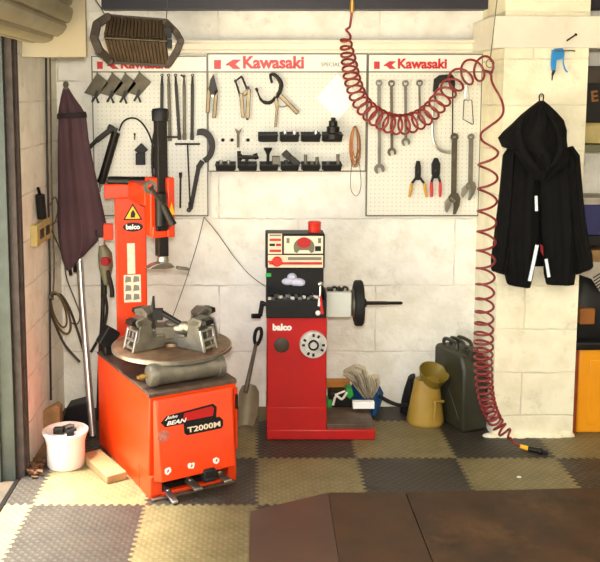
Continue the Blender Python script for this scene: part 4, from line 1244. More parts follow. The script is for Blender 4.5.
# shaft side
yx = YBf + .10
zsft = W(360, 303, yx).z
hsg = MB().span(bxx(326), W(350, 303, yx).x, yx - .08, yx + .07, W(340, 317, yx - .07).z, W(340, 292, yx - .07).z).build('shaft_housing', M['greybox'], bal, .006)
tp = MB()
for i, x in enumerate((330, 334.5, 340, 345)):
    p = W(x, 290, yx - .03)
    if i % 2: tp.ring(p + Vector((0, 0, .004)), (0, 1, 0), .008, .018, .02, 14)
    else: tp.box(p, (.03, .05, .022), Matrix.Rotation(.5 * i, 3, 'Y'))
tp.build('balance_fittings', M['blackmetal'], hsg)
xa = W(350.5, 303, yx).x; xb_ = W(362.5, 303, yx).x
MB().lathe([(.03, 0), (.03, .014), (.095, .016), (.118, .022), (.122, .03), (.122, (xb_ - xa) - .008), (.116, xb_ - xa), (.07, xb_ - xa + .002), (.03, xb_ - xa + .003), (.02, xb_ - xa + .02)], (xa, yx, zsft), (1, 0, 0), 40).build('wheel_flange', M['rubber'], bal)
MB().cyl((xa - .02, yx, zsft), (xa + .02, yx, zsft), .05, .08, 24).build('flange_hub', M['steel_grey'], bal)
xt = W(402.5, 303, yx).x
MB().lathe([(.018, 0), (.010, .03), (.0095, .13), (.0085, .131), (.0085, xt - xb_ - .01), (.005, xt - xb_)], (xb_, yx, zsft), (1, 0, 0), 14).build('shaft', M['blackmetal'], bal)
# crank
ck = MB().cyl(W(267, 304, YBf + .1), W(261, 304, YBf + .1), .011).bar(W(262.5, 301, YBf + .1), W(260, 316, YBf + .1), .024, .018)
cko = ck.build('crank', M['black'], bal, .003)
MB().cyl(W(260, 316, YBf + .1), W(252, 316, YBf + .08), .013).build('crank_grip', M['black'], cko)
MB().box(W(268.5, 275, yt), (.03, .02, .02)).build('side_clip', M['green'], bal, .004)
# stuff in the tray
rnd = random.Random(4)
for i in range(14):
    x = 269 + i * 3.9; p = W(x, 293.5, yt + .02)
    R = Matrix.Rotation(rnd.random() * 3, 3, 'Z')
    o = MB().box((p.x, yt + rnd.uniform(-.01, .07), bz(301) + .009), (rnd.uniform(.014, .03), .012, .014), R)
    one(o, 'balance_weight', M['alu' if i % 3 else 'white'], 'small loose balance weight in the black tray of the balancer', 'balance weight', 'loose balance weights in the tray')
t = MB()
for (x, y, rx_, rz_) in ((288, 281.5, .035, .02), (297, 282, .045, .022), (292, 277, .026, .022), (300, 283.5, .028, .014)):
    t.ball(W(x, y, yt + .105), (rx_, .022, rz_), 12)
one(t, 'crumpled_tissue', M['lilac'], 'crumpled pale lilac tissue lying on the black head of the balancer', 'tissue')
t = thing('weight_pliers', W(322, 315, yt - .06), 'red handled weight pliers with bright head leaning on the tray right end', 'pliers')
MB().tube([W(320.5, 284, yt - .052), W(320, 297, yt - .052)], .006, 8).ball(W(320.5, 284, yt - .055), (.014, .01, .012), 10).build('head', M['chrome'], t)
MB().tube([W(320, 296, yt - .055), W(322.5, 314, yt - .055)], .0085, 10).build('handle', M['redgrip'], t)
MB().tube([W(320, 296, yt - .055), W(319, 306, yt - .055)], .0075, 10).ball(W(318, 313, yt - .055), (.014, .01, .014), 8).build('handle', M['white'], t)

# ================================================================== SHOVEL
t = thing('shovel', G(248, 427), 'grey metal shovel with black D handle leaning on the wall beside the balancer', 'shovel')
def sp2(x, y): return W(x, y, 4.86 - (y - 325) * .0034)
MB().tube([sp2(256, 344), sp2(245.5, 392)], [.010, .014], 12).build('shaft', M['steel_grey'], t)
MB().tube([sp2(256, 345), sp2(254.5, 338), sp2(256.5, 330), sp2(260.5, 328.5), sp2(261.5, 334), sp2(259.5, 341)], .010, 10, True, 5).build('handle', M['black'], t)
bl_ = MB()
rows = [(386, 242, 256), (392, 239, 259), (402, 238.5, 259), (415, 238, 257.5), (427, 238.5, 253)]
vs = []
for y, xa, xb in rows:
    for k in range(7):
        f = k / 6; b = (1 - (2 * f - 1) ** 2) * .03
        p = sp2(xa + (xb - xa) * f, y); vs.append(p + Vector((0, b, 0)))
nr = len(rows)
vs2 = [p + Vector((0, .004, 0)) for p in vs]
fs = []
for j in range(nr - 1):
    for k in range(6):
        a = j * 7 + k; fs.append((a, a + 1, a + 8, a + 7)); o = nr * 7; fs.append((a + o, a + o + 7, a + o + 8, a + o + 1))
loop = [k for k in range(7)] + [j * 7 + 6 for j in range(1, nr)] + [(nr - 1) * 7 + k for k in range(5, -1, -1)] + [j * 7 for j in range(nr - 2, 0, -1)]
for i in range(len(loop)):
    a, b = loop[i], loop[(i + 1) % len(loop)]; fs.append((a, b, b + nr * 7, a + nr * 7))
zlo = min(p.z for p in vs)
bl_._add(vs + vs2, fs)
bl_.xf(lambda p: Vector((p.x, p.y, max(p.z, .012))))
bl_.build('blade', M['shovel'], t)

# ================================================================== RUBBISH BEHIND THE BALANCER
t = thing('tool_case', W(341, 408, 4.70), 'black and green plastic case standing behind the balancer foot', 'tool case')
cz = W(341, 412, 4.70).z
MB().pbox(329, 392, 352, 412, 4.70, .10).build('case', M['black'], t, .01)
MB().pprism([(346, 390), (352, 388), (354, 396), (350, 400), (346, 396)], 4.69, .09).build('corner_guard', M['green'], t, .006)
MB().pbox(327.5, 400, 332, 409, 4.692, .08).build('corner_guard', M['green'], t, .006)
MB().ptube([(333, 405), (336, 396), (342, 399), (347, 392)], 4.693, .007, 8, 5).ptube([(335, 395), (345, 391)], 4.693, .006, 8).build('carry_strap', M['white'], t)
one(MB().pbox(326, 381, 350, 388.5, 4.78, .05), 'timber_offcut', M['woodorange'], 'orange brown timber offcut standing behind the black and green case', 'timber', bevel=.003)
t = thing('rubbish_bag', W(364, 408, 4.76), 'blue rubbish bag with clear crumpled film on top behind the balancer', 'bag')
bb = MB()
rnd = random.Random(9)
bb.ploft([(353, 383, 376, 382, .04), (350, 388, 380, 386, .06), (351, 396, 383, 392, .07), (354, 403, 382, 399, .07), (356, 412, 378, 412, .06)], 4.82, n=36, fold=.25, freq=4, seed=2)
bb.build('bag_body', M['bluebag'], t)
cf = MB()
cf.ploft([(343, 371, 346, 368.5, .008), (343.5, 373, 357, 364, .03), (348, 377, 365, 366, .05), (352, 381, 368, 373, .055), (354, 386, 370, 382, .05), (358, 391, 373, 390, .05), (363, 397, 373, 397, .03)], 4.72, n=60, fold=.55, freq=7, seed=31)
cf.ploft([(368, 376, 374, 374, .01), (367, 379, 379, 376, .035), (368, 385, 380, 383, .04), (368, 391, 377, 390, .03), (368, 397, 373, 397, .01)], 4.71, n=44, fold=.5, freq=6, seed=33)
cf.build('clear_film', M['bag'], t, sharp=25)
one(MB().pbox(353, 402, 374.5, 409, 4.60, .035), 'carton', M['whitecard'], 'small bright white carton behind the balancer foot', 'carton', bevel=.002)
one(MB().tube([W(379, 396, 4.70), W(390, 402, 4.66), W(399, 405, 4.66), W(408, 405, 4.70)], .011, 8, False, 5), 'rubber_hose', M['rubber'], 'short black hose lying between rubbish bag and yellow can', 'hose')
t = MB().ploft([(408, 378, 415, 374, .03), (404, 390, 416, 388, .05), (402, 400, 416, 400, .06), (400, 412, 416, 413, .05)], 4.80, n=30, fold=.2, freq=4, seed=3)
one(t, 'black_bag', M['rubber'], 'black plastic bag squeezed behind the yellow oil can', 'bag')

# ================================================================== YELLOW CAN, JERRYCAN
base = G(425, 424)
t = thing('oil_can', (base.x, base.y, .0105), 'yellow plastic oil can with a wide olive funnel mouth', 'oil can')
sc = 867.6 / (base.y * c_ + H * s_)
Hc = W(425, 382, base.y).z
prof = [(.02, 0), (.098, 0), (.103, .008), (.103, .02), (.085, .14), (.066, .25), (.060, Hc + .005)]
can = MB()
n = 32; vs = []
for r, zz in prof:
    for k in range(n):
        a = 2 * PI * k / n
        vs.append(Vector((base.x + r * math.cos(a) + zz * .02, base.y + r * math.sin(a) * .85, .0105 + zz)))
fs = []
for j in range(len(prof) - 1):
    for k in range(n): fs.append((j * n + k, j * n + (k + 1) % n, (j + 1) * n + (k + 1) % n, (j + 1) * n + k))
fs += [tuple(range(n - 1, -1, -1)), tuple(range((len(prof) - 1) * n, len(prof) * n))]
can._add(vs, fs); can.build('can_body', M['jug'], t)
# funnel mouth leaning towards the viewer's right
fa = Vector((.16, -.40, .88)).normalized()
fo = Vector((base.x + .022, base.y + .01, Hc - .02))
MB().lathe([(.050, -.02), (.060, .02), (.080, .09), (.084, .098), (.080, .099), (.072, .08), (.045, .022), (.001, .018)], fo, fa, 36).build('funnel', M['funnel'], t)
MB().tube([Vector((base.x + .085, base.y - .06, Hc - .09)), Vector((base.x + .035, base.y - .09, Hc - .08)), Vector((base.x + .035, base.y - .095, .14)), Vector((base.x + .03, base.y - .09, .06))], .008, 8, False, 5).build('handle_rib', M['jug'], t)

jb = G(458, 431)
t = thing('jerrycan', (jb.x, jb.y + .05, .0105), 'dark olive metal jerrycan standing against the pillar corner', 'jerrycan')
jr = math.radians(-70)
rot = Matrix.Rotation(jr, 3, 'Z')
jc = Vector((W(459.5, 400, 4.66).x, 4.66, .0105))
def jt(p): return jc + rot @ Vector(p)
Lh, Wd, Hj = .15, .076, .425
pl = [(-Lh, 0), (Lh, 0), (Lh, Hj - .09), (Lh - .03, Hj - .02), (Lh - .05, Hj), (-Lh + .02, Hj), (-Lh, Hj - .02)]
MB().prism([(x, -Wd, zz) for x, zz in pl], (0, 2 * Wd, 0)).xf(jt).build('can_body', M['jerry'], t, .022)
ind = MB()
for s in (-1, 1):
    ind.prism([(x, s * Wd - .003 * s, zz) for x, zz in ((-.11, .07), (-.10, .06), (.11, .34), (.10, .35))], (0, .0045 * s, 0))
    ind.prism([(x, s * Wd - .003 * s, zz) for x, zz in ((.10, .06), (.11, .07), (-.10, .35), (-.11, .34))], (0, .0045 * s, 0))
ind.xf(jt).build('pressed_cross', M['jerry'], t, .003)
wl = MB().prism([(-Lh - .004, -.006, .02), (-Lh - .004, .006, .02), (-Lh - .004, .006, Hj - .03), (-Lh - .004, -.006, Hj - .03)], (.008, 0, 0))
wl.xf(jt).build('weld_seam', M['jerry'], t, .002)
for s in (-.045, 0, .045):
    MB().tube([(-.10, s, Hj - .005), (-.09, s, Hj + .035), (.02, s, Hj + .035), (.03, s, Hj - .005)], .010, 8, False, 4).xf(jt).build('carry_handle', M['jerry'], t)
MB().cyl((.10, 0, Hj - .03), (.115, 0, Hj + .025), .032, .028).box((.08, 0, Hj + .02), (.05, .03, .015)).xf(jt).build('cap', M['jerry'], t)

# ================================================================== JACKET on the pillar
YJ = 4.40
t = thing('jacket', W(541, 285, YJ), 'black hooded work jacket hanging by its loop on the white pillar', 'jacket')
J = M['jacket']
lp = [(516, 146, 537, 150, .02), (507, 152, 539, 160, .045), (502, 180, 540, 190, .052), (500, 205, 539, 208, .052), (499, 232, 538, 232, .055), (501, 255, 536, 256, .056), (505, 274, 533, 276, .055), (507, 283, 530, 287.5, .045), (508, 284.5, 529, 288, .02)]
MB().ploft(lp, YJ, n=56, fold=.12, freq=3, seed=1).build('front_panel', J, t)
rp = [(540, 150, 562, 146, .02), (537, 160, 574, 153, .045), (538, 190, 577, 182, .052), (539, 208, 578, 206, .052), (541, 232, 578, 230, .055), (543, 256, 578, 255, .056), (544, 274, 575, 274, .055), (546, 283, 574, 284, .045), (547, 284.5, 573, 285, .02)]
MB().ploft(rp, YJ, n=56, fold=.12, freq=3, seed=4).build('front_panel', J, t)
ls = [(508, 147, 520, 152, .02), (503, 155, 518, 162, .04), (500, 190, 516, 192, .046), (497, 215, 515, 217, .046), (493.5, 240, 513, 243, .044), (491, 258, 511, 262, .042), (491, 269, 507, 273, .034), (492, 271, 506, 275, .015)]
MB().ploft(ls, YJ - .01, n=40, fold=.14, freq=3, seed=6).build('sleeve', J, t)
rs = [(560, 150, 573, 146, .02), (564, 162, 579, 155, .04), (566, 190, 581.5, 186, .046), (568, 215, 584, 212, .046), (569, 240, 588, 236, .044), (573, 258, 592, 254, .042), (575, 273, 593, 266, .034), (576, 274.5, 592, 268, .015)]
MB().ploft(rs, YJ - .01, n=40, fold=.14, freq=3, seed=8).build('sleeve', J, t)
# back panel closes the body behind the opening
MB().ploft([(515, 160, 570, 158, .01), (506, 190, 574, 188, .015), (505, 240, 575, 240, .015), (509, 266, 573, 266, .012)], YJ + .045, n=30, fold=.1, freq=5).build('back_panel', J, t)
hd = [(538.5, 101, 543.5, 100.5, .012), (531, 107, 549, 105, .04), (521, 115, 556, 112, .07), (512, 124, 562, 120, .085), (503, 132, 565, 130, .09), (498, 138, 566, 140, .09), (503, 147, 567, 148, .088), (515, 151, 568, 158, .082), (520, 160, 566, 166, .07), (527, 172, 556, 172, .055), (534, 180, 549, 180, .03)]
MB().ploft(hd, YJ - .055, n=64, fold=.16, freq=3, seed=5).build('hood', J, t)
fl = MB()
fl.ptube([(521, 118), (519, 135), (524, 152), (533, 165), (541, 172)], YJ - .14, [.012, .016, .018, .016, .010], 10, 6)
fl.ptube([(548, 112), (557, 128), (561, 145), (556, 160), (547, 170)], YJ - .135, [.010, .015, .018, .016, .010], 10, 6)
fl.ptube([(540, 108), (539, 125), (541, 142), (540, 158)], YJ - .135, [.006, .012, .012, .008], 8, 6)
fl.build('hood_fold', J, t)
RY = YJ - .062
def strip(pts, w):
    mbx = MB()
    P_ = spline([W(x, y, RY) for x, y in pts], 5)
    for a, b in zip(P_, P_[1:]): mbx.bar(a, b + (b - a) * .02, w, .003)
    return mbx.build('reflective_strip', M['reflect'], t, label='bright reflective piping')
strip([(537, 245), (534, 260), (529.5, 281)], .017)
strip([(536, 196), (536.5, 211)], .014)
strip([(546, 259), (549, 277)], .015)
MB().pprism([(540.5, 244), (543, 246), (543.5, 256), (541, 252)], YJ - .02, .01).build('lining_edge', M['lining'], t)
MB().ptube([(539.5, 101), (539.5, 95.5), (542, 94), (543.5, 96), (543, 101)], YJ - .02, .0035, 6, 4).build('hanging_loop', M['rubber'], t)
MB().tube([W(541.5, 95, YJ + .06), W(541.5, 96.5, YJ - .03), W(541.5, 93, YJ - .035)], .004, 8).build('coat_hook', M['steel'], t)

# blue air gun above
t = thing('blow_gun', W(553, 80, 4.42), 'blue air blow gun hanging on a nail near the top of the pillar', 'blow gun')
Yg = 4.43
MB().pprism([(553, 50), (556, 48.5), (563, 48), (565, 51), (564.5, 57), (560, 59.5), (557, 60), (556, 70), (552.5, 71), (551.5, 64), (552, 56)], Yg, .022).build('body', M['blue'], t, .004)
MB().ptube([(563, 56), (563.5, 64), (565.5, 70), (567.5, 72)], Yg + .01, .0045, 8, 5).build('trigger', M['blue'], t)
MB().cyl(W(554, 70, Yg + .01), W(552.5, 75, Yg + .01), .009, .006).cyl(W(552.5, 74.5, Yg + .01), W(552, 80.5, Yg + .01), .004, .003).build('nozzle', M['blackmetal'], t)
one(MB().tube([W(567, 40.5, 4.40), W(576, 34.5, 4.38)], .004, 8).cyl(W(567, 40.5, 4.40), W(567, 41, 4.445), .003).cyl(W(575.5, 35, 4.38), W(576.5, 34, 4.38), .007), 'nail', M['blackmetal'], 'bent nail sticking out of the white ledge above the blow gun', 'nail')
one(MB().tube([W(552, 50.5, 4.45), W(560, 51, 4.41), W(571, 50.5, 4.425), W(575, 51, 4.43)], .0035, 8, False, 4), 'hanging_rod', M['steel_grey'], 'thin metal rod that the blue blow gun hangs on', 'rod')

# ================================================================== COILED AIR HOSE
def coil():
    # (px, py, Y, coil radius, pitch)
    K = [(350, 26, 4.30, .002, .10), (346, 40, 4.30, .025, .035), (349, 62, 4.30, .036, .034), (353, 82, 4.30, .040, .034), (361, 102, 4.30, .042, .036),
         (375, 116, 4.30, .046, .036), (393, 124, 4.30, .048, .036), (411, 123, 4.30, .048, .036), (428, 114, 4.30, .046, .038), (441, 100, 4.30, .046, .042),
         (451, 87, 4.30, .046, .055), (463, 76, 4.30, .055, .07), (475, 70, 4.30, .060, .07), (487, 68, 4.31, .058, .075), (491, 68, 4.31, .03, .075)]
    K2 = [(491, 69, 4.31, .03, .3), (493, 76, 4.31, .01, .5), (495, 100, 4.32, .045, .42), (491, 130, 4.29, .045, .24), (488.5, 150, 4.27, .046, .13), (487.5, 190, 4.27, .046, .115), (486.5, 230, 4.27, .045, .10),
          (485.5, 270, 4.27, .045, .085), (484.5, 310, 4.27, .044, .065), (483.5, 345, 4.27, .047, .040), (484, 380, 4.27, .042, .034), (488, 404, 4.29, .038, .033), (496, 422, 4.33, .035, .034), (506, 433, 4.30, .030, .036), (511, 437, 4.29, .004, .08)]
    out = []
    for KK, ph0, tilt0 in ((K, 0.0, 1.0), (K2, 2.0, .25)):
        P_ = [W(a, b, c) for a, b, c, _, _ in KK]
        sub = 24
        S = spline(P_, sub)
        rr, pp = [], []
        for i in range(len(S)):
            f = min(i / sub, len(KK) - 1.0001); j = int(f); u = f - j
            rr.append(KK[j][3] * (1 - u) + KK[j + 1][3] * u); pp.append(KK[j][4] * (1 - u) + KK[j + 1][4] * u)
        # walk with fine steps
        ph = ph0; T0 = (S[1] - S[0]).normalized(); u = T0.orthogonal().normalized()
        u = (Vector((0, -1, 0)) - T0 * T0.dot(Vector((0, -1, 0)))).normalized()
        for i in range(len(S) - 1):
            L_ = (S[i + 1] - S[i]).length
            fr_ = i / len(S); tilt = tilt0 * (1 - .75 * min(1, max(0, (fr_ - .72) / .2)))
            ns = max(1, int(math.ceil(L_ / pp[i] * 14)))
            for q in range(ns):
                f = q / ns
                p = S[i].lerp(S[i + 1], f); T = (S[i + 1] - S[i]).normalized()
                u = (u - T * u.dot(T)).normalized(); w = T.cross(u)
                r = rr[i] * (1 - f) + rr[i + 1] * f
                out.append(p + (u * math.cos(ph) + w * math.sin(ph) + T * (.62 * tilt * math.cos(ph))) * r)
                ph += 2 * PI * (L_ / ns) / (pp[i] * (1 - f) + pp[i + 1] * f)
    return out
t = thing('air_hose', W(490, 440, 4.3), 'dark red coiled air hose looping from the ceiling down beside the pillar', 'air hose')
cpts = coil()
ztop = 2.69
MB().tube([Vector((W(352, 8, 4.30).x, 4.30, W(352, 8, 4.3).z)), W(351.5, 16, 4.30), W(350, 26, 4.30)] + cpts, .0060, 7).build('coil', M['hose'], t, sharp=80)
pT = W(352, 8, 4.30)
MB().cyl(pT + Vector((0, 0, -.02)), pT + Vector((0, 0, .03)), .011).cyl(pT + Vector((0, 0, .03)), Vector((pT.x, pT.y, 2.70)), .008).build('swivel_fitting', M['brass'], t)
e0 = cpts[-1]; e1 = G(520, 446, .03); e2 = G(528, 448.5, .022); e3 = G(548, 453, .022)
MB().tube([e0, e0.lerp(e1, .5) + Vector((0, 0, -.01)), e1], .006, 8, False, 4).build('tail', M['hose'], t)
MB().cyl(e1, e2, .010, .012, 10).build('yellow_sleeve', M['yellow'], t)
MB().lathe([(.011, 0), (.014, .01), (.014, .05), (.018, .055), (.018, .07), (.010, .075), (.010, (e3 - e2).length)], e2, (e3 - e2), 12).build('coupler', M['blackmetal'], t)
hk = W(490, 66, 4.31)
one(MB().tube([Vector((W(497, -2, 4.31).x, 4.31, 2.70)), W(497, 0, 4.31), W(490, 62, 4.31)], .0022, 6).ring(hk + Vector((0, 0, .012)), (0, 1, 0), .018, .022, .004, 16), 'hanging_wire', M['wire'], 'thin wire from the ceiling holding up the bight of the red hose', 'wire')

# thin wires on the wall
one(MB().tube([W(204, 217, 4.895), W(197, 245, 4.902), W(186, 280, 4.90), W(176, 308, 4.895), W(172, 318, 4.88)], .0022, 6, False, 5), 'wall_wire', M['wire'], 'thin wire running down left from the left board corner towards the turntable', 'wire')
one(MB().tube([W(204, 217, 4.898), W(218, 234, 4.902), W(235, 258, 4.90), W(250, 275, 4.86), W(265, 286, 4.70)], .0024, 6, False, 5), 'wall_wire', M['wire'], 'thin wire running down right from the left board corner to the balancer', 'wire')

# ================================================================== LEFT CORNER
t = thing('parasol', G(93, 442), 'folded maroon garden parasol on a silver pole leaning in the left corner', 'parasol')
YQ = 4.70
can_rows = [(63, 89, 69, 88.5, .012), (61, 97, 74, 97, .03), (59, 108, 81, 107, .045), (58, 116, 85, 114, .055), (58.5, 121, 86.5, 119, .05), (58.5, 140, 88.5, 139, .055), (58.5, 170, 94, 167, .06), (58, 200, 100.5, 197, .065), (57.5, 222, 105.5, 222, .07), (58.5, 238, 106.5, 230, .07), (62, 258, 103, 236, .06), (66, 269, 92, 247, .045), (69, 271, 82, 258, .02)]
MB().ploft(can_rows, YQ, n=64, fold=.14, freq=3, seed=12).build('canopy', M['maroon'], t)
stp = MB().loft([(W(57.5, 113.5, YQ), W(85.5, 111.5, YQ), .062), (W(57, 116, YQ), W(86.5, 114, YQ), .066), (W(57.2, 119, YQ), W(87, 117.5, YQ), .062)], n=40)
stp.build('tie_strap', M['maroondark'], t)
MB().lathe([(.016, 0), (.016, .008), (.010, .012), (.017, .025), (.012, .04), (.001, .046)], W(66, 89.5, YQ), (0, 0, 1), 16).build('finial', M['steel_grey'], t)
g0 = G(92, 441, .012); g0.y = 4.46
MB().tube([W(79, 250, YQ), W(82, 300, YQ - .06), Vector((W(93, 440, 4.46).x, 4.46, .012))], .019, 14).build('pole', M['alu'], t)
rb = MB()
for i, (x0_, y0_, x1_, y1_) in enumerate(((69, 264, 71, 275), (75, 260, 75, 272))):
    rb.tube([W(x0_, y0_, YQ), W(x1_, y1_, YQ)], .011, 6)
rb.build('rib_tips', M['black'], t)
one(MB().tube([W(101, 235, 4.85), W(103, 300, 4.82), W(100, 360, 4.78), W(98, 426, 4.72)], .012, 10, False, 4), 'dark_pole', M['blackmetal'], 'thin dark pole standing behind the silver parasol pole', 'pole')

# tyre inflator
t = thing('tyre_inflator', W(105, 290, 4.6), 'dark tyre inflator with red faced gauge hanging left of the column', 'tyre inflator')
Yi = 4.55
MB().ploft([(99, 246, 106, 245, .03), (98, 255, 112, 253, .045), (99, 268, 113, 266, .045), (102, 278, 111, 277, .035), (104, 284, 109, 284, .025)], Yi, n=24).build('body', M['olivegrey'], t)
MB().lathe([(.001, -.05), (.022, -.05), (.027, -.04), (.027, 0)], W(107.5, 260, Yi), (.2, 1, 0), 22).build('gauge', M['lining'], t)
MB().ptube([(107, 270), (110, 280), (112, 290), (112, 297)], Yi - .03, .012, 10, 4).build('trigger', M['blackmetal'], t)
MB().pbox(98.5, 238, 104, 247, Yi + .0, .04).build('hanger', M['grimygrey'], t, .004)
MB().ptube([(103, 283), (105, 295), (107, 310), (103, 330), (95, 345), (91, 352)], Yi, .008, 8, 6).build('hose', M['rubber'], t)
MB().ptube([(101, 240), (97, 236), (96, 230)], Yi + .05, .006, 8, 4).ptube([(104, 283), (104.5, 294)], Yi, .014, 10).build('hose_clip', M['black'], t)

# cables and loops on the side wall
def wx(pts, X=-1.106): return [WX(x, y, X) for x, y in pts]
one(MB().tube(wx([(46, 58), (46.5, 110), (47.5, 170), (49, 230), (50, 280), (50, 330), (51, 400)]), .006, 8, False, 4), 'wall_cable', M['cable'], 'dark cable running straight down the left side wall', 'cable')
one(MB().tube([WX(50, 58, -1.104), WX(51, 130, -1.104), WX(52, 200, -1.104), WX(54, 260, -1.10), WX(53, 300, -1.10)], .0045, 8, False, 4), 'wall_cable', M['tancable'], 'brown cable beside the dark one on the left side wall', 'cable')
def loop3(c, rx, rz, tilt, Y, r):
    return [W(c[0] + rx * math.cos(a) * math.cos(tilt) - rz * math.sin(a) * math.sin(tilt), c[1] + rx * math.cos(a) * math.sin(tilt) + rz * math.sin(a) * math.cos(tilt), Y + r * math.sin(a)) for a in [2 * PI * k / 16 for k in range(16)]]
t = thing('cable_coil', W(62, 320, 4.6), 'hanging loops of brown cable on the left side wall below the parasol', 'cable coil')
lm = MB()
lm.tube(loop3((60, 313), 8, 22, -.35, 4.62, .03), .0065, 8, True, 3)
lm.tube(loop3((59, 310), 6, 18, -.3, 4.64, .03), .005, 8, True, 3)
lm.build('loops', M['tancable'], t)
MB().ptube([(51, 296), (50, 308), (55, 324), (65, 345), (80, 362)], 4.60, .007, 8, 6).ptube([(54, 294), (62, 296), (70, 310), (78, 332), (85, 356)], 4.60, .007, 8, 6).build('loose_end', M['cable'], t)
MB().ptube([(64, 245), (66, 275), (75, 300), (80, 315), (77, 324), (70, 322)], 4.68, .004, 8, 6).build('thin_lead', M['wire'], t)
MB().cyl(WX(50, 297, -1.12), WX(50, 297, -1.06), .008).build('hook', M['blackmetal'], t)
one(MB().tube([WX(50, 205, -1.10), WX(55, 197, -1.09), WX(58, 208, -1.09), WX(55, 222, -1.10), WX(50, 226, -1.10), WX(56, 240, -1.09), WX(64, 258, -1.09)], .0035, 8, False, 6), 'wire_loop', M['tancable'], 'thin brown wire twisted into a small loop beside the socket box', 'wire')
a = WX(30, 231, -1.12); b = WX(45, 231, -1.12)
zt1, zb1 = WX(38, 221, -1.12).z, WX(38, 242, -1.12).z
t = thing('socket_box', (-1.12, (a.y + b.y) / 2, zb1), 'cream electric socket box on the left side wall', 'socket box')
y0s, y1s = min(a.y, b.y), max(a.y, b.y)
MB().span(-1.12, -1.085, y0s, y1s, zb1, zt1).build('housing', M['tan'], t, .004)
sw = MB()
for i in range(2): sw.span(-1.086, -1.081, y0s + (y1s - y0s) * (.18 + .4 * i), y0s + (y1s - y0s) * (.42 + .4 * i), zb1 + .03, zt1 - .03)
sw.build('rocker_switch', M['heaterdark'], t, .001)
MB()
one(MB().tube([WX(38, 188, -1.10), WX(40, 195, -1.10)], .008, 10).tube([WX(40, 195, -1.09), WX(42, 218, -1.09)], .024, 14), 'torch', M['black'], 'black torch standing on the cream socket box', 'torch')

# bucket
bk = G(66, 473)
bkY = G(66, 474).y + .09
t = thing('bucket', (W(66, 465, bkY).x, bkY, .0105), 'white plastic bucket standing on the floor in the doorway corner', 'bucket')
bxc = W(66, 450, bkY).x
MB().lathe([(.088, 0), (.092, .006), (.093, .11), (.098, .135), (.106, .16), (.108, .172), (.108, .178), (.102, .179), (.098, .165), (.02, .16)], (bxc, bkY, .0105), (0, 0, 1), 40).build('pail', M['whiteplastic'], t)
MB().ring((bxc, bkY, .1815), (0, 0, 1), .098, .111, .012, 40).build('rim', M['whiteplastic'], t)
for i, (dx, dy, m, lab) in enumerate(((-.03, -.01, 'blackmetal', 'dark lump of scrap at the left on top of the white bucket'), (.01, .02, 'steel_grey', 'grey lump of scrap at the back on top of the white bucket'), (.03, -.03, 'black', 'black lump of scrap at the right on top of the white bucket'))):
    q = MB().box((bxc + dx, bkY + dy, .187), (.05, .035, .03), Matrix.Rotation(i * .9, 3, 'Z')).cyl((bxc + dx - .02, bkY + dy - .02, .194), (bxc + dx + .03, bkY + dy, .202), .008)
    one(q, 'scrap_metal', M[m], lab, 'scrap', 'scrap on the white bucket', bevel=.004)

# plank
pa = G(91, 455, .03); pb = G(117, 478, .03)
one(MB().bar(Vector((pa.x, pa.y, .0305)), Vector((pb.x, pb.y, .0305)), .10, .04, up=(0, 0, 1)), 'wood_block', M['wood'], 'short raw timber plank on the floor beside the tyre changer', 'plank', bevel=.004)
# dark box and timber behind bucket
one(MB().pprism([(60, 432), (66, 408), (88, 402), (92, 432)], 4.50, .12).xf(lambda p: Vector((p.x, p.y, max(p.z, .0105)))), 'black_tray', M['black'], 'black plastic tray standing on edge behind the white bucket', 'tray', bevel=.006)
one(MB().pprism([(42, 436), (43, 412), (56, 405), (60, 408), (60, 434)], 4.40, .06).xf(lambda p: Vector((p.x, p.y, max(p.z, .0105)))), 'timber_offcut', M['wood'], 'brown timber offcut leaning on the wall behind the white bucket', 'timber', bevel=.004)
# dry leaves by the post
lv = MB(); rnd = random.Random(21)
for i in range(70):
    p = Vector((rnd.gauss(-1.07, .015), rnd.gauss(4.05, .045), .014 + rnd.random() * .03 * (1 if i % 3 else .2)))
    p.x = max(p.x, -1.09)
    R = Matrix.Rotation(rnd.random() * 6, 3, 'Z') @ Matrix.Rotation(rnd.uniform(-.6, .6), 3, 'X')
    lv.box(p, (.03, .016, .002), R)
tag(lv.build('dry_leaves', M['leaf']), 'heap of dry brown leaves at the foot of the door post', 'leaves', None, 'stuff')

# small crumb on the tile
one(MB().ball(G(519, 477, .014), (.012, .009, .004), 8), 'plastic_scrap', M['white'], 'tiny white scrap lying on the olive tile before the pillar', 'scrap')

# ================================================================== RIGHT ALCOVE
YR = 4.60
t = thing('amber_cabinet', (W(600, 428, 4.5).x, 4.6, .0105), 'amber yellow metal cabinet standing right of the pillar', 'cabinet')
xa = W(577, 400, 4.50).x
zt_ = W(590, 349, 4.50).z
MB().span(xa, xa + .5, 4.50, 4.86, .0105, zt_).build('cabinet_body', M['amber'], t, .012)
MB().span(xa - .03, xa - .002, 4.49, 4.86, .0105, zt_ + .0).build('side_trim', M['ambertrim'], t, .004)
MB().span(xa - .03, xa + .5, 4.47, 4.86, zt_, zt_ + .045).build('lid', M['black'], t, .012)
MB().span(xa + .06, xa + .44, 4.495, 4.50, .06, zt_ - .06).build('door', M['amber'], t, .004)
t = thing('tool_bag', W(590, 338, 4.6), 'black tool bag with dull orange panel on top of the amber cabinet', 'tool bag')
zc_ = zt_ + .045
def ac(px, py, Y=4.56): return W(px, py, Y)
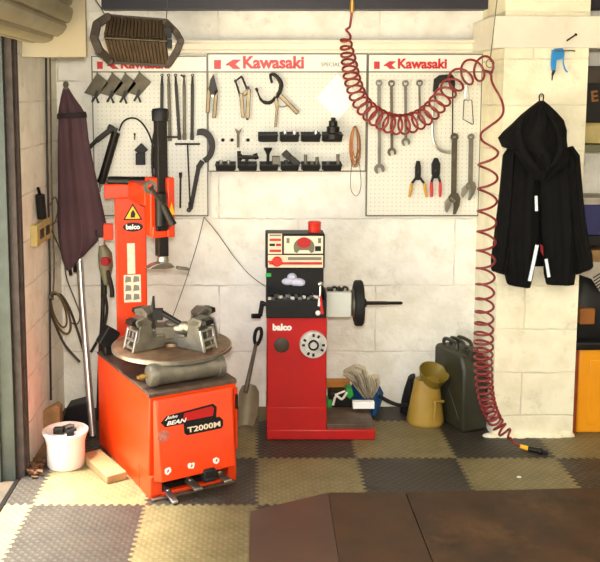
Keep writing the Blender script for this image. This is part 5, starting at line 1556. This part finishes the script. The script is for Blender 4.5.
MB().loft([(Vector((xa - .02, 4.66, zc_)), Vector((xa + .36, 4.66, zc_)), .12), (Vector((xa - .03, 4.66, zc_ + .12)), Vector((xa + .37, 4.66, zc_ + .12)), .13), (Vector((xa - .01, 4.66, zc_ + .24)), Vector((xa + .35, 4.66, zc_ + .24)), .11), (Vector((xa + .03, 4.66, zc_ + .33)), Vector((xa + .3, 4.66, zc_ + .33)), .05)], n=32, power=4).build('bag_body', M['black'], t)
a_, b_ = W(580, 325, 4.51), W(596, 309, 4.51)
MB().span(a_.x, b_.x, 4.515, 4.56, a_.z, b_.z).build('front_panel', M['toolorange'], t, .006)
# shelf brackets with things above: a wall rack
t = thing('shelf_unit', W(600, 255, 4.7), 'wall shelf right of the pillar with dark boards', 'shelf')
xs0, xs1 = 1.695, 2.55
MB().span(xs0, xs1, 4.56, YB, W(600, 246, 4.56).z, W(600, 236, 4.56).z).build('lower_board', M['black'], t, .003)
MB().span(xs0, xs1, 4.60, YB, W(600, 152, 4.60).z, W(600, 145, 4.60).z).build('upper_board', M['olivegrey'], t, .003)
MB().span(2.5, 2.53, 4.6, YB, W(600, 246, 4.56).z, W(600, 150, 4.56).z).build('bracket', M['olivegrey'], t)
zlow = W(600, 236, 4.56).z + .001; zup = W(600, 145, 4.60).z + .001
one(MB().span(1.70, 2.05, 4.57, 4.80, zlow, W(600, 205, 4.57).z), 'navy_case', M['navy'], 'navy blue case lying on the lower shelf right of the pillar', 'case', bevel=.006)
one(MB().span(1.70, 2.05, 4.58, 4.80, W(600, 205, 4.57).z, W(600, 201, 4.57).z).span(1.70, 2.05, 4.575, 4.80, W(600, 201, 4.57).z, W(600, 198, 4.57).z), 'ring_binder', M['grimygrey'], 'pale grey binder lying on top of the navy case', 'binder', bevel=.002)
one(MB().lathe([(.10, 0), (.12, .01), (.125, .10), (.11, .115), (.001, .118)], (1.83, 4.72, zup), (0, 0, 1), 30), 'tan_tub', M['tan'], 'tan plastic tub on the upper shelf right of the pillar', 'tub')
t = thing('black_carton', (1.87, 4.75, zup + .118), 'tall black carton with an orange letter on top of the tan tub', 'carton')
zc1 = W(600, 66, 4.62).z
MB().span(1.715, 2.03, 4.62, 4.85, zup + .118, zc1).build('box', M['black'], t, .004)
MB().span(1.715, 2.03, 4.615, 4.625, zc1 - .09, zc1 - .005).build('flap', M['heaterdark'], t, .002)
lettering('E', .1, (W(592, 102, 4.615).x, 4.617, W(592, 102, 4.615).z), (1, 0, .12), (-.12, 0, 1), M['toolorange'], t, 'lettering', .002, 0, .001, .035)
t = thing('newspaper', W(590, 275, 4.52), 'grey striped folded newspaper hanging over the tool bag', 'newspaper')
MB().prism([W(577, 274, 4.535), W(590, 262, 4.535), W(600, 262, 4.535), W(612, 268, 4.535), W(612, 292, 4.535), W(600, 292, 4.535), W(592, 279, 4.535)], (0, .012, 0)).build('sheet', M['grimygrey'], t, .003)
ln = MB()
for i in range(5): ln.bar(W(593 + i * .6, 278 + i * 3.2, 4.532), W(606, 270 + i * 3.2, 4.532), .006, .002)
ln.build('print_lines', M['rubber'], t)
one(MB().span(1.70, 2.2, 4.62, 4.80, W(600, 262, 4.62).z, W(600, 250, 4.62).z), 'timber_offcut', M['wood'], 'brown timber piece under the lower shelf right of the pillar', 'timber', bevel=.003)

# ================================================================== LIGHTS, WORLD, CAMERA
def area(name, loc, rot, sx, sy, power, col, shape='RECTANGLE'):
    l = bpy.data.lights.new(name, 'AREA'); l.shape = shape; l.size = sx; l.size_y = sy; l.energy = power; l.color = col
    o = bpy.data.objects.new(name, l); C.objects.link(o); o.location = loc; o.rotation_euler = rot
    return o
# added overhead fill lights, unseen, with made-up strip housings
for i, (x, y) in enumerate(((-.1, 2.2), (1.5, 2.2), (.7, 0.2))):
    t = thing('fill_strip', (x, y, 2.64), ['added unseen fill light over the left bay', 'added unseen fill light over the right bay', 'added unseen fill light behind the camera'][i], 'added fill light', 'added ceiling fill lights')
    MB().span(x - .65, x + .65, y - .06, y + .06, 2.64, 2.70).build('housing', M['lampbody'], t, .006)
    area('fill_lamp', (x, y, 2.62), (0, 0, 0), 1.3, .1, 15, (1.0, .90, .72))
# the photographer's flash, just above the lens
area('camera_flash', (.0, .10, 1.95), (math.radians(86), 0, 0), .18, .12, 66, (1.0, .94, .84))
# daylight through the shutter doorway
area('door_daylight', (-1.75, 2.3, 1.0), (0, math.radians(-70), 0), 1.4, 2.4, 30, (1.0, .97, .92))
sl = bpy.data.lights.new('sun', 'SUN'); sl.energy = 28; sl.angle = math.radians(20); sl.color = (1.0, .96, .88)
so = bpy.data.objects.new('sun', sl); C.objects.link(so)
so.rotation_euler = Vector((math.cos(math.radians(73)), .06, -math.sin(math.radians(73)))).to_track_quat('-Z', 'Y').to_euler()
w = bpy.data.worlds.new('World'); bpy.context.scene.world = w; w.use_nodes = True
bg = w.node_tree.nodes['Background']
sky = w.node_tree.nodes.new('ShaderNodeTexSky')
sky.sky_type = 'NISHITA'; sky.sun_disc = False; sky.sun_elevation = math.radians(40)
w.node_tree.links.new(sky.outputs[0], bg.inputs[0])
bg.inputs[1].default_value = 0.35

cam = bpy.data.cameras.new('camera')
co = bpy.data.objects.new('camera', cam); C.objects.link(co)
co.location = (0, 0, H); co.rotation_euler = (PI / 2 - TH, 0, 0)
cam.sensor_fit = 'HORIZONTAL'; cam.sensor_width = 36; cam.lens = F * 36 / 600
cam.shift_x = (300 - CX) / 600; cam.shift_y = (CY - 281) / 600
cam.clip_start = .05
S = bpy.context.scene
S.camera = co
S.view_settings.view_transform = 'Standard'; S.view_settings.look = 'None'; S.view_settings.exposure = 0.42; S.view_settings.gamma = 1
S.view_settings.use_curve_mapping = False
